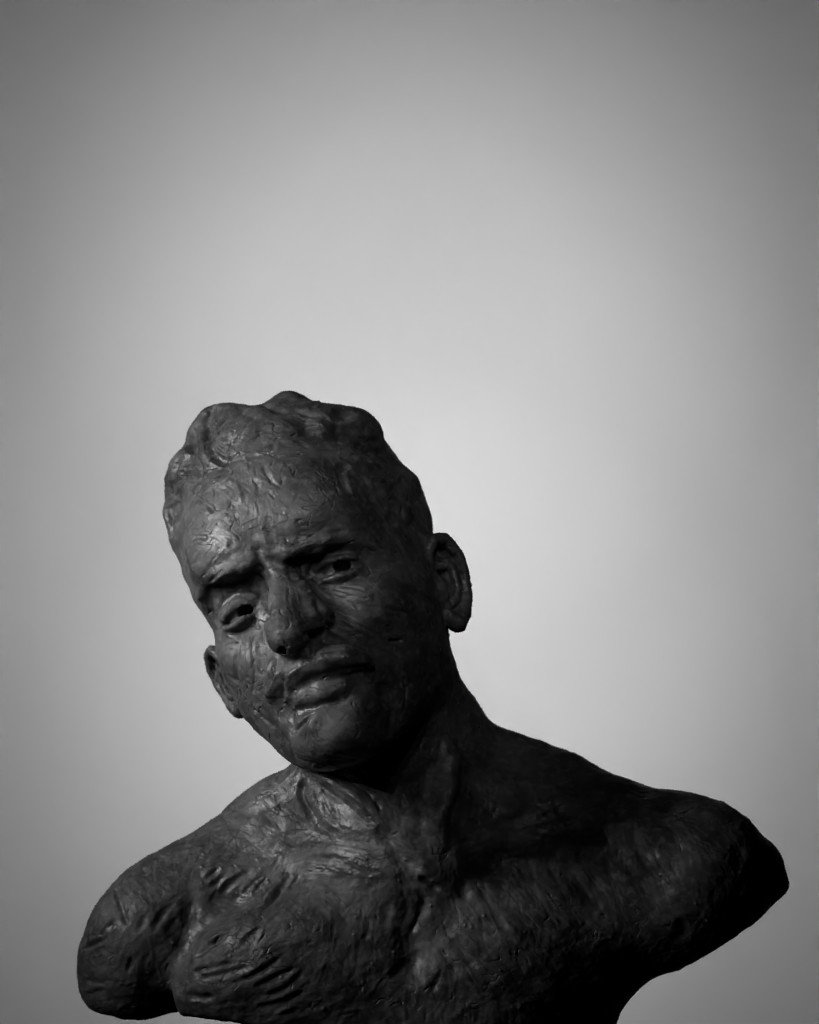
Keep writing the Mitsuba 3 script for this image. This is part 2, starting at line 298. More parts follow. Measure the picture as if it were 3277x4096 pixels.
BUMPS = np.array([[-118.1, -26.9, -75.4, -2.9, 9.0], [-120.1, -26.0, -71.9, 0.5, 9.0], [-124.4, -22.1, -65.2, -0.6, 9.0], [-126.9, -17.0, -62.1, -1.0, 9.0], [-129.3, -14.0, -58.8, -0.4, 9.0], [-133.8, -0.7, -52.1, -0.5, 9.0], [-135.5, 0.1, -48.4, -0.8, 9.0], [-137.2, -0.1, -44.8, -0.5, 9.0], [-138.7, -0.4, -41.0, -0.5, 9.0], [-140.2, -0.6, -37.3, -0.6, 9.0], [-141.7, -0.9, -33.6, -1.1, 9.0], [-143.3, -1.1, -29.9, -1.4, 9.0], [-145.1, -1.3, -26.3, -0.7, 9.0], [-147.0, -0.5, -22.7, 0.6, 9.0], [-148.3, 0.3, -18.9, -0.4, 9.0], [-149.5, 1.0, -15.1, -1.1, 9.0], [-150.7, 2.7, -11.2, -0.7, 9.0], [-151.9, 4.5, -7.3, 1.4, 9.0], [-152.2, 6.0, -3.3, -0.5, 9.0], [-152.6, 9.7, 0.7, -0.8, 9.0], [-153.1, 15.8, 8.8, 0.8, 9.0], [-152.7, 16.1, 12.8, 0.6, 9.0], [-152.1, 15.4, 16.9, -1.0, 9.0], [-151.5, 14.6, 20.9, -3.3, 9.0], [-150.9, 12.8, 24.9, -3.4, 9.0], [-150.4, 12.0, 28.9, -0.8, 9.0], [-149.3, 11.1, 32.6, 2.7, 9.0], [-142.9, 11.0, 37.3, -5.4, 9.0], [-141.0, 10.9, 40.7, -3.0, 9.0], [-140.1, 10.0, 44.6, 0.4, 9.0], [-139.3, 10.2, 48.5, 2.2, 9.0], [-137.4, 9.1, 52.1, 0.6, 9.0], [-132.9, 7.6, 58.8, 0.5, 9.0], [-130.6, 7.4, 62.1, 4.0, 9.0], [-127.2, 5.7, 64.3, 0.4, 9.0], [-123.8, 5.0, 66.5, 3.3, 9.0], [-119.9, 3.1, 67.6, 3.1, 9.0], [-115.8, 1.1, 67.8, 1.4, 9.0], [-111.6, -2.1, 68.0, 1.7, 9.0], [-107.4, -7.3, 68.2, 5.4, 9.0], [-103.8, -2.1, 67.2, -0.9, 9.0], [-100.1, 1.0, 66.1, -0.3, 9.0], [-96.2, 3.2, 66.5, 1.9, 9.0], [-92.2, 5.3, 66.9, -2.2, 9.0], [-85.5, 7.1, 71.2, 1.8, 9.0], [-81.8, 8.4, 72.7, -0.3, 9.0], [-74.2, 10.8, 74.5, 3.1, 9.0], [-70.4, 11.8, 73.2, -0.4, 9.0], [-59.0, 6.3, 68.4, -0.5, 9.0], [-55.0, 4.2, 67.6, -0.3, 9.0], [-51.0, 3.1, 67.0, -0.5, 9.0], [-47.0, 4.1, 66.5, -0.7, 9.0], [-43.1, 5.1, 66.1, -1.0, 9.0], [-39.1, 6.1, 65.8, -1.2, 9.0], [-35.1, 7.1, 65.5, -0.8, 9.0], [-31.1, 9.2, 65.2, 1.4, 9.0], [-24.0, 13.2, 61.6, 1.0, 9.0], [-18.9, 17.5, 55.6, -0.4, 9.0], [-16.7, 19.7, 52.3, 2.5, 9.0], [-14.2, 23.5, 44.6, -4.0, 9.0], [-11.6, 25.7, 42.2, 0.7, 9.0], [-9.1, 26.8, 39.4, 3.3, 9.0], [-7.4, 27.0, 35.7, -0.5, 9.0], [-5.7, 27.2, 32.0, -2.9, 9.0], [-0.9, 28.4, 25.5, 0.5, 9.0], [1.6, 28.5, 22.2, -0.7, 9.0], [4.2, 29.6, 19.1, -0.9, 9.0], [9.3, 30.7, 12.8, 2.2, 9.0], [10.5, 32.1, 8.9, -0.6, 9.0], [11.8, 32.4, 5.0, -0.4, 9.0], [13.5, 32.2, -3.0, -0.4, 9.0], [15.1, 31.5, -15.1, -3.9, 9.0], [23.6, 17.0, -74.4, -5.6, 12.0], [25.1, 14.0, -80.4, 1.0, 12.0], [26.5, 9.0, -86.2, -1.7, 12.0], [28.4, 6.0, -92.0, -1.0, 12.0], [30.6, 6.0, -97.8, 4.6, 12.0], [33.0, 22.0, -104.3, 3.0, 12.0], [36.5, 31.0, -110.1, 1.6, 12.0], [40.0, 34.0, -115.5, 0.6, 12.0], [43.6, 36.0, -120.8, 1.6, 12.0], [46.9, 37.0, -126.2, 2.0, 12.0], [50.2, 37.0, -131.5, -3.0, 12.0], [55.2, 37.0, -134.9, -2.3, 12.0], [61.1, 36.0, -136.9, 0.9, 12.0], [67.0, 36.0, -138.9, 0.3, 12.0], [73.0, 35.0, -140.9, -0.3, 12.0], [84.9, 34.0, -144.8, 0.5, 12.0], [96.7, 32.0, -148.5, 1.5, 12.0], [102.5, 30.0, -150.7, 2.7, 12.0], [113.3, 27.0, -156.6, 0.5, 12.0], [118.7, 26.0, -159.6, 0.8, 12.0], [124.1, 25.0, -162.6, -1.3, 12.0], [147.4, 20.0, -170.6, 0.5, 12.0], [153.1, 18.0, -172.5, -1.8, 12.0], [159.2, 16.0, -172.9, 0.3, 12.0], [165.3, 14.0, -173.2, 0.4, 12.0], [171.3, 12.0, -173.7, 1.6, 12.0], [177.2, 10.0, -175.0, -0.5, 12.0], [183.1, 9.0, -176.4, -1.1, 12.0], [194.8, 6.0, -179.6, 2.5, 12.0], [199.7, 6.0, -183.3, -1.9, 12.0], [204.6, 5.0, -187.0, -2.1, 12.0], [217.7, 2.0, -199.5, -1.8, 12.0], [221.6, 1.0, -204.1, -1.9, 12.0], [229.1, -1.0, -213.5, 2.0, 12.0], [231.1, -2.0, -219.2, -2.3, 12.0], [233.1, -3.0, -224.9, -0.9, 12.0], [234.4, -4.0, -230.6, 4.5, 12.0], [231.8, -5.0, -236.1, 1.0, 12.0], [227.2, -7.0, -240.2, -2.2, 12.0], [222.7, -9.0, -244.4, -1.1, 12.0], [218.2, -10.0, -248.6, 0.3, 12.0], [208.1, -13.0, -255.7, -1.0, 12.0], [203.0, -14.0, -259.1, -0.9, 12.0], [197.9, -14.0, -262.6, -0.6, 12.0], [192.9, -14.0, -266.1, 0.3, 12.0], [187.6, -13.0, -269.3, -0.5, 12.0], [182.3, -12.0, -272.4, -0.7, 12.0], [177.0, -11.0, -275.6, -0.7, 12.0], [155.0, -6.0, -286.4, 0.8, 12.0], [149.3, -5.0, -288.8, -1.8, 12.0], [140.2, -5.0, -296.9, 2.1, 12.0], [132.2, -2.0, -306.6, -2.1, 12.0], [129.5, -1.0, -312.1, 2.3, 12.0], [-74.0, 36.0, -159.5, -10.2, 12.0], [-79.6, 36.0, -162.4, 0.3, 12.0], [-90.8, 35.0, -168.1, -1.9, 12.0], [-96.4, 35.0, -171.0, 0.7, 12.0], [-101.3, 35.0, -174.9, -0.5, 12.0], [-115.8, 33.0, -186.6, 0.5, 12.0], [-120.7, 32.0, -190.4, 1.9, 12.0], [-130.9, 28.0, -197.1, 0.4, 12.0], [-136.0, 26.0, -200.4, 0.3, 12.0], [-141.3, 25.0, -203.5, 0.7, 12.0], [-146.6, 23.0, -206.4, 0.7, 12.0], [-151.9, 21.0, -209.3, 0.6, 12.0], [-157.3, 20.0, -212.3, 0.8, 12.0], [-162.8, 20.0, -215.2, 1.0, 12.0], [-168.4, 20.0, -218.0, 2.0, 12.0], [-173.5, 20.0, -221.6, -0.3, 12.0], [-178.4, 20.0, -225.5, -1.6, 12.0], [-183.2, 19.0, -229.3, 0.8, 12.0], [-187.0, 18.0, -234.0, -0.6, 12.0], [-190.3, 17.0, -239.1, -2.1, 12.0], [-193.8, 17.0, -244.3, -1.9, 12.0], [-200.0, 15.0, -254.7, 0.4, 12.0], [-202.0, 14.0, -260.5, -1.6, 12.0], [-204.1, 14.0, -266.3, -1.1, 12.0], [-206.2, 14.0, -272.2, 2.3, 12.0], [-207.3, 13.0, -284.4, -0.3, 12.0], [-207.8, 13.0, -290.6, 2.3, 12.0], [-206.6, 12.0, -296.6, -0.7, 12.0], [-205.6, 12.0, -302.8, 5.5, 12.0], [-201.6, 12.0, -307.3, -0.4, 12.0], [-196.6, 8.0, -311.0, 1.7, 12.0], [-190.3, 2.0, -311.9, 1.3, 12.0], [-183.8, -3.0, -312.3, 0.7, 12.0], [-177.5, -6.0, -312.9, 2.5, 12.0], [-159.2, -3.0, -313.3, 3.8, 12.0], [-153.8, 2.0, -311.7, -2.0, 12.0], [-148.2, 6.0, -311.5, 1.9, 12.0], [-139.4, -35.0, -306.6, 0.8, 12.0], [-133.1, -39.0, -306.9, -2.8, 12.0], [-126.8, -44.0, -307.1, -0.8, 12.0], [-120.6, -47.0, -307.5, -0.7, 12.0], [-114.5, -49.0, -308.1, -0.6, 12.0], [-108.5, -50.0, -308.8, -0.6, 12.0], [-102.4, -51.0, -309.5, -2.0, 12.0], [-118.1, -26.9, -75.4, -2.9, 10.0], [-118.0, -29.4, -79.9, 0.8, 10.0], [-117.7, -32.1, -84.3, -0.7, 10.0], [-116.1, -32.4, -93.3, -0.9, 10.0], [-114.8, -33.2, -97.7, -0.4, 10.0], [-107.7, -31.6, -114.6, -0.3, 10.0], [-106.0, -31.3, -118.1, 0.3, 10.0], [-103.6, -31.3, -122.0, 0.5, 10.0], [-100.9, -32.4, -125.6, 0.6, 10.0], [-94.4, -34.7, -132.0, -0.8, 10.0], [-91.0, -37.0, -135.1, -0.7, 10.0], [-87.6, -39.2, -138.1, -1.1, 10.0], [-84.3, -42.4, -141.1, -1.1, 10.0], [-81.0, -44.6, -144.2, -1.8, 10.0], [-77.6, -47.9, -147.2, -2.3, 10.0], [-70.3, -50.3, -152.3, -1.7, 10.0], [-66.1, -51.5, -154.0, -1.1, 10.0], [-61.7, -52.8, -155.3, -1.3, 10.0], [-57.4, -53.0, -156.4, 0.4, 10.0], [-53.8, -12.7, -159.8, 1.4, 10.0], [-49.2, -14.0, -160.2, 2.0, 10.0], [-44.6, -15.2, -160.7, -7.8, 10.0], [-119.3, -4.9, -76.1, -2.6, 9.0], [-121.3, -4.0, -72.7, 0.9, 9.0], [-125.5, -2.2, -65.8, -0.3, 9.0], [-125.7, -38.0, -61.5, -1.1, 9.0], [-136.6, 16.9, -48.8, -0.5, 9.0], [-139.8, 16.5, -41.4, -0.3, 9.0], [-141.3, 16.2, -37.6, -0.3, 9.0], [-142.8, 16.0, -33.8, -0.6, 9.0], [-144.4, 15.7, -30.1, -0.9, 9.0], [-146.2, 14.5, -26.5, -0.4, 9.0], [-148.0, 14.3, -22.9, 0.8, 9.0], [-150.2, 11.5, -15.1, -0.6, 9.0], [-151.1, 9.0, -11.2, -0.3, 9.0], [-152.1, 7.6, -7.3, 1.2, 9.0], [-152.4, 9.2, -3.3, -0.5, 9.0], [-152.9, 12.8, 0.7, -0.3, 9.0], [-153.5, 21.1, 8.8, 0.4, 9.0], [-153.2, 23.5, 12.9, 0.5, 9.0], [-152.3, 26.2, 21.0, -1.5, 9.0], [-151.9, 26.5, 25.0, -0.9, 9.0], [-149.6, 0.4, 28.7, -2.5, 9.0], [-148.5, -0.5, 32.5, 2.5, 9.0], [-145.5, -1.0, 35.0, 0.8, 9.0], [-142.2, -0.6, 37.1, -3.9, 9.0], [-140.3, -0.8, 40.4, -1.3, 9.0], [-139.6, 1.6, 44.4, 2.3, 9.0], [-139.1, 7.0, 48.5, 0.7, 9.0], [-137.3, 7.0, 52.0, -0.5, 9.0], [-135.1, 6.8, 55.4, -0.9, 9.0], [-132.9, 6.5, 58.8, -0.3, 9.0], [-130.6, 6.3, 62.1, 2.0, 9.0], [-127.1, 4.6, 64.3, -1.8, 9.0], [-123.7, 4.0, 66.5, 0.7, 9.0], [-119.9, 3.1, 67.6, 0.7, 9.0], [-115.8, 1.1, 67.8, -0.8, 9.0], [-107.5, -4.1, 68.3, 1.8, 9.0], [-103.7, -4.2, 67.1, -0.7, 9.0], [-99.8, -4.3, 66.0, -1.8, 9.0], [-95.9, -2.1, 66.3, 1.6, 9.0], [-92.1, 1.1, 66.7, -1.0, 9.0], [-85.6, 8.2, 71.3, 1.3, 9.0], [-81.9, 9.5, 72.7, -1.0, 9.0], [-78.0, 9.7, 73.9, -0.8, 9.0], [-74.2, 10.8, 74.5, 1.9, 9.0], [-70.4, 11.8, 73.2, -0.9, 9.0], [-62.9, 13.7, 70.3, 0.4, 9.0], [-59.3, 15.7, 68.7, -0.6, 9.0], [-46.8, -7.4, 66.2, -0.7, 9.0], [-39.2, 16.6, 66.1, -0.5, 9.0], [-35.2, 14.4, 65.7, -0.7, 9.0], [-31.1, 13.4, 65.3, 1.1, 9.0], [-27.5, 13.3, 63.7, -0.5, 9.0], [-24.0, 14.3, 61.6, 0.7, 9.0], [-21.3, 15.4, 58.8, -0.5, 9.0], [-18.9, 16.5, 55.5, -1.1, 9.0], [-16.7, 17.6, 52.2, 1.8, 9.0], [-14.3, 24.5, 44.6, -1.9, 9.0], [-9.1, 31.0, 39.5, 2.0, 9.0], [-7.4, 33.3, 35.8, -0.5, 9.0], [-5.7, 35.6, 32.1, -1.6, 9.0], [-3.3, 37.7, 28.9, 0.6, 9.0], [-0.9, 37.8, 25.6, 0.5, 9.0], [4.2, 32.7, 19.1, -0.6, 9.0], [9.3, 30.7, 12.8, 1.5, 9.0], [10.5, 31.0, 8.9, -1.0, 9.0], [11.8, 31.3, 5.0, -0.4, 9.0], [12.9, 31.7, 1.1, 0.4, 9.0], [14.7, 44.5, -11.1, 0.5, 9.0], [15.2, 45.0, -15.2, -2.1, 9.0], [23.4, -4.0, -73.7, -3.0, 12.0], [24.9, -2.0, -79.8, 0.7, 12.0], [26.4, 0.0, -85.9, 0.4, 12.0], [28.4, 7.0, -92.0, -0.5, 12.0], [30.7, 12.0, -98.1, 0.3, 12.0], [33.0, 20.0, -104.3, 0.5, 12.0], [40.0, 31.0, -115.3, -0.7, 12.0], [43.5, 33.0, -120.6, 0.3, 12.0], [46.9, 34.0, -126.0, 1.5, 12.0], [50.2, 36.0, -131.5, -1.5, 12.0], [55.1, 36.0, -134.8, -0.8, 12.0], [61.1, 36.0, -136.9, 1.4, 12.0], [73.0, 35.0, -140.9, -0.7, 12.0], [78.9, 34.0, -142.8, 0.4, 12.0], [84.8, 33.0, -144.7, 0.3, 12.0], [90.8, 33.0, -146.6, -0.8, 12.0], [102.5, 30.0, -150.7, 1.2, 12.0], [107.9, 29.0, -153.7, -1.2, 12.0], [118.7, 27.0, -159.7, 0.9, 12.0], [124.1, 25.0, -162.6, -1.0, 12.0], [129.9, 23.0, -164.5, 0.4, 12.0], [147.4, 20.0, -170.6, 0.7, 12.0], [153.1, 17.0, -172.4, -1.1, 12.0], [159.1, 15.0, -172.8, 0.5, 12.0], [165.2, 13.0, -173.2, -0.3, 12.0], [171.3, 12.0, -173.7, 0.9, 12.0], [177.3, 11.0, -175.1, -0.3, 12.0], [183.1, 9.0, -176.4, -0.7, 12.0], [189.0, 7.0, -177.8, -0.3, 12.0], [194.7, 5.0, -179.5, 2.0, 12.0], [199.5, 4.0, -183.2, -1.3, 12.0], [204.1, 0.0, -186.6, -0.7, 12.0], [208.7, -4.0, -189.9, 0.7, 12.0], [216.8, -7.0, -198.7, -0.5, 12.0], [221.0, -5.0, -203.5, -0.5, 12.0], [229.1, -1.0, -213.5, 2.0, 12.0], [231.1, -2.0, -219.2, -1.9, 12.0], [233.1, -3.0, -224.9, -1.3, 12.0], [234.5, -3.0, -230.7, 2.7, 12.0], [227.6, -3.0, -240.7, -1.7, 12.0], [218.8, -4.0, -249.3, 0.9, 12.0], [209.2, -2.0, -257.0, -0.5, 12.0], [155.0, -6.0, -286.4, 1.3, 12.0], [149.3, -6.0, -288.7, -1.5, 12.0], [144.5, -5.0, -292.5, -0.4, 12.0], [140.2, -5.0, -296.9, 1.6, 12.0], [132.2, -2.0, -306.6, -2.0, 12.0], [129.5, -1.0, -312.1, 1.5, 12.0], [-74.5, 50.0, -160.5, -4.0, 12.0], [-80.1, 49.0, -163.4, 1.8, 12.0], [-85.6, 46.0, -166.0, 0.6, 12.0], [-90.9, 39.0, -168.4, -1.2, 12.0], [-96.4, 36.0, -171.1, 0.9, 12.0], [-106.1, 34.0, -178.8, -0.3, 12.0], [-120.7, 32.0, -190.4, 0.8, 12.0], [-125.8, 30.0, -193.8, -0.5, 12.0], [-162.8, 20.0, -215.2, -0.3, 12.0], [-168.4, 19.0, -217.9, 1.1, 12.0], [-173.4, 19.0, -221.5, -0.3, 12.0], [-178.3, 19.0, -225.4, -1.2, 12.0], [-183.1, 18.0, -229.2, 0.8, 12.0], [-187.6, 26.0, -234.8, 0.5, 12.0], [-191.4, 29.0, -240.4, -0.6, 12.0], [-194.7, 28.0, -245.5, -0.9, 12.0], [-198.0, 26.0, -250.5, 0.4, 12.0], [-200.6, 22.0, -255.5, 0.9, 12.0], [-202.3, 17.0, -260.8, -1.0, 12.0], [-204.3, 16.0, -266.6, -0.7, 12.0], [-206.3, 15.0, -272.3, 1.7, 12.0], [-206.9, 14.0, -278.4, -0.6, 12.0], [-207.4, 14.0, -284.6, -0.8, 12.0], [-207.8, 13.0, -290.6, 1.5, 12.0], [-206.6, 12.0, -296.6, -2.2, 12.0], [-205.5, 11.0, -302.6, 3.3, 12.0], [-201.4, 10.0, -307.0, -2.5, 12.0], [-196.5, 7.0, -310.8, 0.9, 12.0], [-183.9, -2.0, -312.4, -0.5, 12.0], [-177.6, -5.0, -313.1, 1.1, 12.0], [-171.4, -5.0, -313.2, -0.7, 12.0], [-165.2, -5.0, -313.1, -1.0, 12.0], [-159.2, -3.0, -313.3, 2.8, 12.0], [-153.7, 0.0, -311.4, -2.7, 12.0], [-148.0, 3.0, -311.1, 1.1, 12.0], [-139.6, -31.0, -307.2, 1.2, 12.0], [-133.8, -28.0, -308.5, -2.2, 12.0], [-128.0, -24.0, -309.9, 0.9, 12.0], [-108.5, -50.0, -308.8, 0.4, 12.0], [-102.4, -51.0, -309.5, -0.5, 12.0], [-119.3, -4.9, -76.1, -2.6, 10.0], [-119.2, -6.4, -80.7, 1.3, 10.0], [-118.9, -9.0, -85.2, 0.3, 10.0], [-116.8, -41.0, -88.5, -0.5, 10.0], [-114.6, -37.3, -97.5, 0.4, 10.0], [-107.8, -30.5, -114.6, -0.3, 10.0], [-88.5, -17.3, -139.5, -0.5, 10.0], [-85.2, -18.5, -142.7, -0.7, 10.0], [-81.8, -21.7, -145.7, -1.1, 10.0], [-78.5, -22.9, -148.9, -1.2, 10.0], [-75.3, -23.0, -152.1, 1.1, 10.0], [-71.2, -23.3, -154.2, -1.5, 10.0], [-66.9, -25.6, -155.9, -1.3, 10.0], [-62.5, -27.9, -157.1, -0.5, 10.0], [-56.9, -69.6, -155.2, -1.5, 10.0], [-52.3, -74.9, -155.3, 0.6, 10.0], [-49.2, -14.0, -160.2, 3.0, 10.0], [-44.6, -15.2, -160.7, -3.2, 10.0], [-120.5, 17.2, -76.9, -1.1, 9.0], [-122.6, 18.0, -73.4, 0.3, 9.0], [-131.2, 17.5, -59.7, 0.3, 9.0], [-132.7, -19.6, -51.6, 0.3, 9.0], [-134.3, -19.9, -48.0, -0.7, 9.0], [-139.3, -15.4, -37.1, -0.3, 9.0], [-140.8, -14.6, -33.4, -0.5, 9.0], [-142.5, -13.8, -29.7, -0.7, 9.0], [-144.3, -12.9, -26.2, -0.3, 9.0], [-146.3, -11.0, -22.6, 0.6, 9.0], [-150.8, 4.8, -11.2, -0.5, 9.0], [-151.9, 4.5, -7.3, 1.0, 9.0], [-152.2, 6.0, -3.3, -0.6, 9.0], [-152.8, 25.9, 16.9, -0.5, 9.0], [-150.7, 3.0, 20.8, 0.6, 9.0], [-150.1, 1.2, 24.8, -1.6, 9.0], [-149.6, 0.4, 28.7, 0.5, 9.0], [-150.2, 24.9, 32.8, 2.2, 9.0], [-143.9, 25.8, 37.6, -3.9, 9.0], [-141.8, 23.6, 40.9, 0.9, 9.0], [-139.1, 7.0, 48.5, 0.5, 9.0], [-137.3, 7.0, 52.0, -0.5, 9.0], [-135.1, 6.8, 55.4, -0.4, 9.0], [-130.6, 6.3, 62.1, 1.6, 9.0], [-127.1, 4.6, 64.3, -2.0, 9.0], [-123.7, 4.0, 66.5, 0.8, 9.0], [-119.9, 3.1, 67.6, 0.7, 9.0], [-115.8, 1.1, 67.8, -0.8, 9.0], [-111.6, -2.1, 68.0, -0.4, 9.0], [-107.5, -4.1, 68.3, 1.5, 9.0], [-103.7, -4.2, 67.1, -0.5, 9.0], [-99.8, -4.3, 66.0, -1.4, 9.0], [-95.9, -2.1, 66.3, 1.7, 9.0], [-92.1, 3.2, 66.8, -1.0, 9.0], [-85.6, 8.2, 71.3, 1.2, 9.0], [-81.9, 9.5, 72.7, -0.9, 9.0], [-78.0, 9.7, 73.9, -0.9, 9.0], [-74.2, 10.8, 74.5, 1.8, 9.0], [-70.4, 10.7, 73.2, -1.0, 9.0], [-62.9, 13.7, 70.3, 0.5, 9.0], [-59.3, 16.8, 68.8, -0.3, 9.0], [-35.2, 13.4, 65.7, -0.5, 9.0], [-31.1, 13.4, 65.3, 0.9, 9.0], [-27.5, 13.3, 63.7, -0.7, 9.0], [-24.0, 14.3, 61.6, 0.7, 9.0], [-18.9, 16.5, 55.5, -1.0, 9.0], [-16.7, 16.6, 52.2, 1.4, 9.0], [-15.4, 15.9, 48.3, -0.4, 9.0], [-14.3, 29.7, 44.7, -1.0, 9.0], [-9.1, 32.0, 39.5, 1.5, 9.0], [-7.4, 32.2, 35.8, -0.9, 9.0], [-5.7, 18.9, 31.9, -0.6, 9.0], [-3.3, 16.9, 28.6, 0.4, 9.0], [-0.9, 38.8, 25.6, 0.3, 9.0], [4.2, 31.7, 19.1, -0.4, 9.0], [9.3, 30.7, 12.8, 1.3, 9.0], [10.5, 31.0, 8.9, -1.1, 9.0], [12.9, 31.7, 1.1, 0.5, 9.0], [14.0, 19.1, -7.0, 0.6, 9.0], [14.6, 17.6, -11.0, 0.8, 9.0], [15.0, 17.0, -15.0, -2.4, 9.0], [23.8, 32.0, -74.9, -4.0, 12.0], [25.3, 30.0, -80.9, 2.7, 12.0], [28.4, 9.0, -92.1, -0.5, 12.0], [40.0, 31.0, -115.3, -0.5, 12.0], [46.9, 34.0, -126.0, 1.3, 12.0], [50.2, 35.0, -131.4, -1.2, 12.0], [55.1, 36.0, -134.8, -0.5, 12.0], [61.1, 36.0, -136.9, 1.3, 12.0], [67.0, 35.0, -138.9, -0.3, 12.0], [73.0, 35.0, -140.9, -0.8, 12.0], [78.9, 34.0, -142.8, 0.6, 12.0], [84.8, 33.0, -144.7, 0.4, 12.0], [90.8, 32.0, -146.6, -0.9, 12.0], [102.5, 30.0, -150.7, 1.1, 12.0], [107.9, 29.0, -153.7, -1.2, 12.0], [118.7, 27.0, -159.7, 0.9, 12.0], [124.1, 25.0, -162.6, -0.9, 12.0], [129.9, 24.0, -164.6, 0.4, 12.0], [141.6, 21.0, -168.6, -0.3, 12.0], [147.4, 20.0, -170.6, 0.7, 12.0], [153.1, 17.0, -172.4, -0.8, 12.0], [159.1, 15.0, -172.8, 0.6, 12.0], [165.2, 13.0, -173.2, -0.6, 12.0], [171.3, 12.0, -173.7, 0.7, 12.0], [183.1, 8.0, -176.4, -0.4, 12.0], [188.9, 6.0, -177.7, -0.5, 12.0], [194.7, 5.0, -179.5, 1.7, 12.0], [199.4, 3.0, -183.1, -1.1, 12.0], [208.5, -6.0, -189.8, 0.4, 12.0], [214.7, 13.0, -195.7, 0.5, 12.0], [218.7, 12.0, -200.4, -0.3, 12.0], [222.3, 8.0, -204.7, -0.6, 12.0], [229.2, 0.0, -213.6, 1.9, 12.0], [231.2, -1.0, -219.3, -1.4, 12.0], [233.2, -2.0, -225.0, -1.2, 12.0], [234.5, -3.0, -230.7, 2.0, 12.0], [227.6, -3.0, -240.7, -1.1, 12.0], [223.2, -4.0, -244.9, 0.3, 12.0], [218.1, -11.0, -248.5, 0.4, 12.0], [197.3, -21.0, -261.8, -0.3, 12.0], [192.3, -20.0, -265.4, 0.4, 12.0], [172.1, -5.0, -279.3, 0.3, 12.0], [166.5, -6.0, -281.8, -0.3, 12.0], [160.7, -6.0, -284.1, -0.4, 12.0], [155.0, -6.0, -286.4, 1.4, 12.0], [149.3, -5.0, -288.8, -1.2, 12.0], [144.5, -5.0, -292.5, -0.4, 12.0], [140.2, -5.0, -296.9, 1.3, 12.0], [132.2, -2.0, -306.6, -1.7, 12.0], [129.6, 0.0, -312.2, 1.2, 12.0], [-73.5, 21.0, -158.5, -3.7, 12.0], [-79.1, 22.0, -161.4, 2.1, 12.0], [-84.8, 25.0, -164.5, 0.3, 12.0], [-91.0, 40.0, -168.5, -0.6, 12.0], [-96.4, 36.0, -171.1, 0.6, 12.0], [-120.7, 32.0, -190.4, 0.6, 12.0], [-125.8, 30.0, -193.8, -0.5, 12.0], [-162.8, 20.0, -215.2, -0.5, 12.0], [-168.4, 19.0, -217.9, 0.9, 12.0], [-178.3, 19.0, -225.4, -1.0, 12.0], [-183.0, 17.0, -229.1, 0.9, 12.0], [-186.4, 11.0, -233.3, 0.3, 12.0], [-189.5, 7.0, -238.0, -0.7, 12.0], [-192.7, 5.0, -243.0, -0.7, 12.0], [-196.3, 6.0, -248.2, 0.8, 12.0], [-200.7, 23.0, -255.6, 0.7, 12.0], [-202.4, 19.0, -261.1, -0.9, 12.0], [-204.4, 17.0, -266.7, -0.4, 12.0], [-206.3, 15.0, -272.3, 1.5, 12.0], [-206.9, 14.0, -278.4, -0.8, 12.0], [-207.4, 14.0, -284.6, -0.6, 12.0], [-207.8, 13.0, -290.6, 1.6, 12.0], [-206.6, 12.0, -296.6, -2.4, 12.0], [-205.5, 11.0, -302.6, 2.9, 12.0], [-201.4, 10.0, -307.0, -2.4, 12.0], [-196.5, 7.0, -310.8, 1.1, 12.0], [-183.9, -2.0, -312.4, -0.6, 12.0], [-177.6, -5.0, -313.1, 1.0, 12.0], [-171.4, -5.0, -313.2, -0.6, 12.0], [-165.2, -5.0, -313.1, -1.1, 12.0], [-159.2, -3.0, -313.3, 2.7, 12.0], [-153.7, 0.0, -311.4, -2.5, 12.0], [-148.0, 3.0, -311.1, 1.0, 12.0], [-139.6, -32.0, -307.0, 0.7, 12.0], [-133.8, -28.0, -308.5, -0.8, 12.0], [-108.5, -50.0, -308.8, 0.4, 12.0], [-102.4, -51.0, -309.5, -0.3, 12.0], [-120.5, 16.1, -76.9, -1.1, 10.0], [-117.4, -41.0, -79.5, -1.1, 10.0], [-117.2, -40.5, -84.0, 0.4, 10.0], [-116.9, -18.8, -93.9, -0.3, 10.0], [-92.2, -8.8, -136.8, 0.6, 10.0], [-85.7, -5.0, -143.6, -0.6, 10.0], [-82.4, -5.1, -146.8, -0.6, 10.0], [-77.2, -59.3, -146.4, -1.3, 10.0], [-73.9, -61.5, -149.4, 1.3, 10.0], [-69.8, -63.8, -151.3, -0.9, 10.0], [-65.7, -66.1, -153.0, -0.5, 10.0], [-58.5, -11.5, -159.4, -1.2, 10.0], [-49.2, -14.0, -160.2, 2.7, 10.0], [-44.6, -15.2, -160.7, -2.1, 10.0]])


def clay(P):
    F = body_field(P)
    L = to_head(P)
    lo, hi = np.array([-112, -145, -115]), np.array([112, 115, 170])
    i = np.nonzero(np.all((L > lo) & (L < hi), axis=1))[0]
    F[i] = smin(F[i], head_field(L[i]), 7)
    F = smax(F, -309 - 0.07 * (P[:, 0] + 160) - P[:, 2], 5)        # the foot of the bust
    arm = np.clip((P[:, 0] - 110) / 30, 0, 1)
    F = np.where(arm > 0, F * (1 - arm) + arm * smax(F, (P - [190, 0, -273]) @ [0.53, 0.0, -0.85], 16), F)
    if len(BUMPS):
        t = cKDTree(P)
        for b in BUMPS:
            j = t.query_ball_point(b[:3], 3 * b[4])
            d = np.linalg.norm(P[j] - b[:3], axis=1) / b[4]
            F[j] -= b[3] * np.exp(-0.5 * d * d)
    if len(i):
        F[i] = ear_field(L[i], F[i])
    return F


LO, HI = np.array([-230.0, -150, -352]), np.array([250.0, 150, 90])


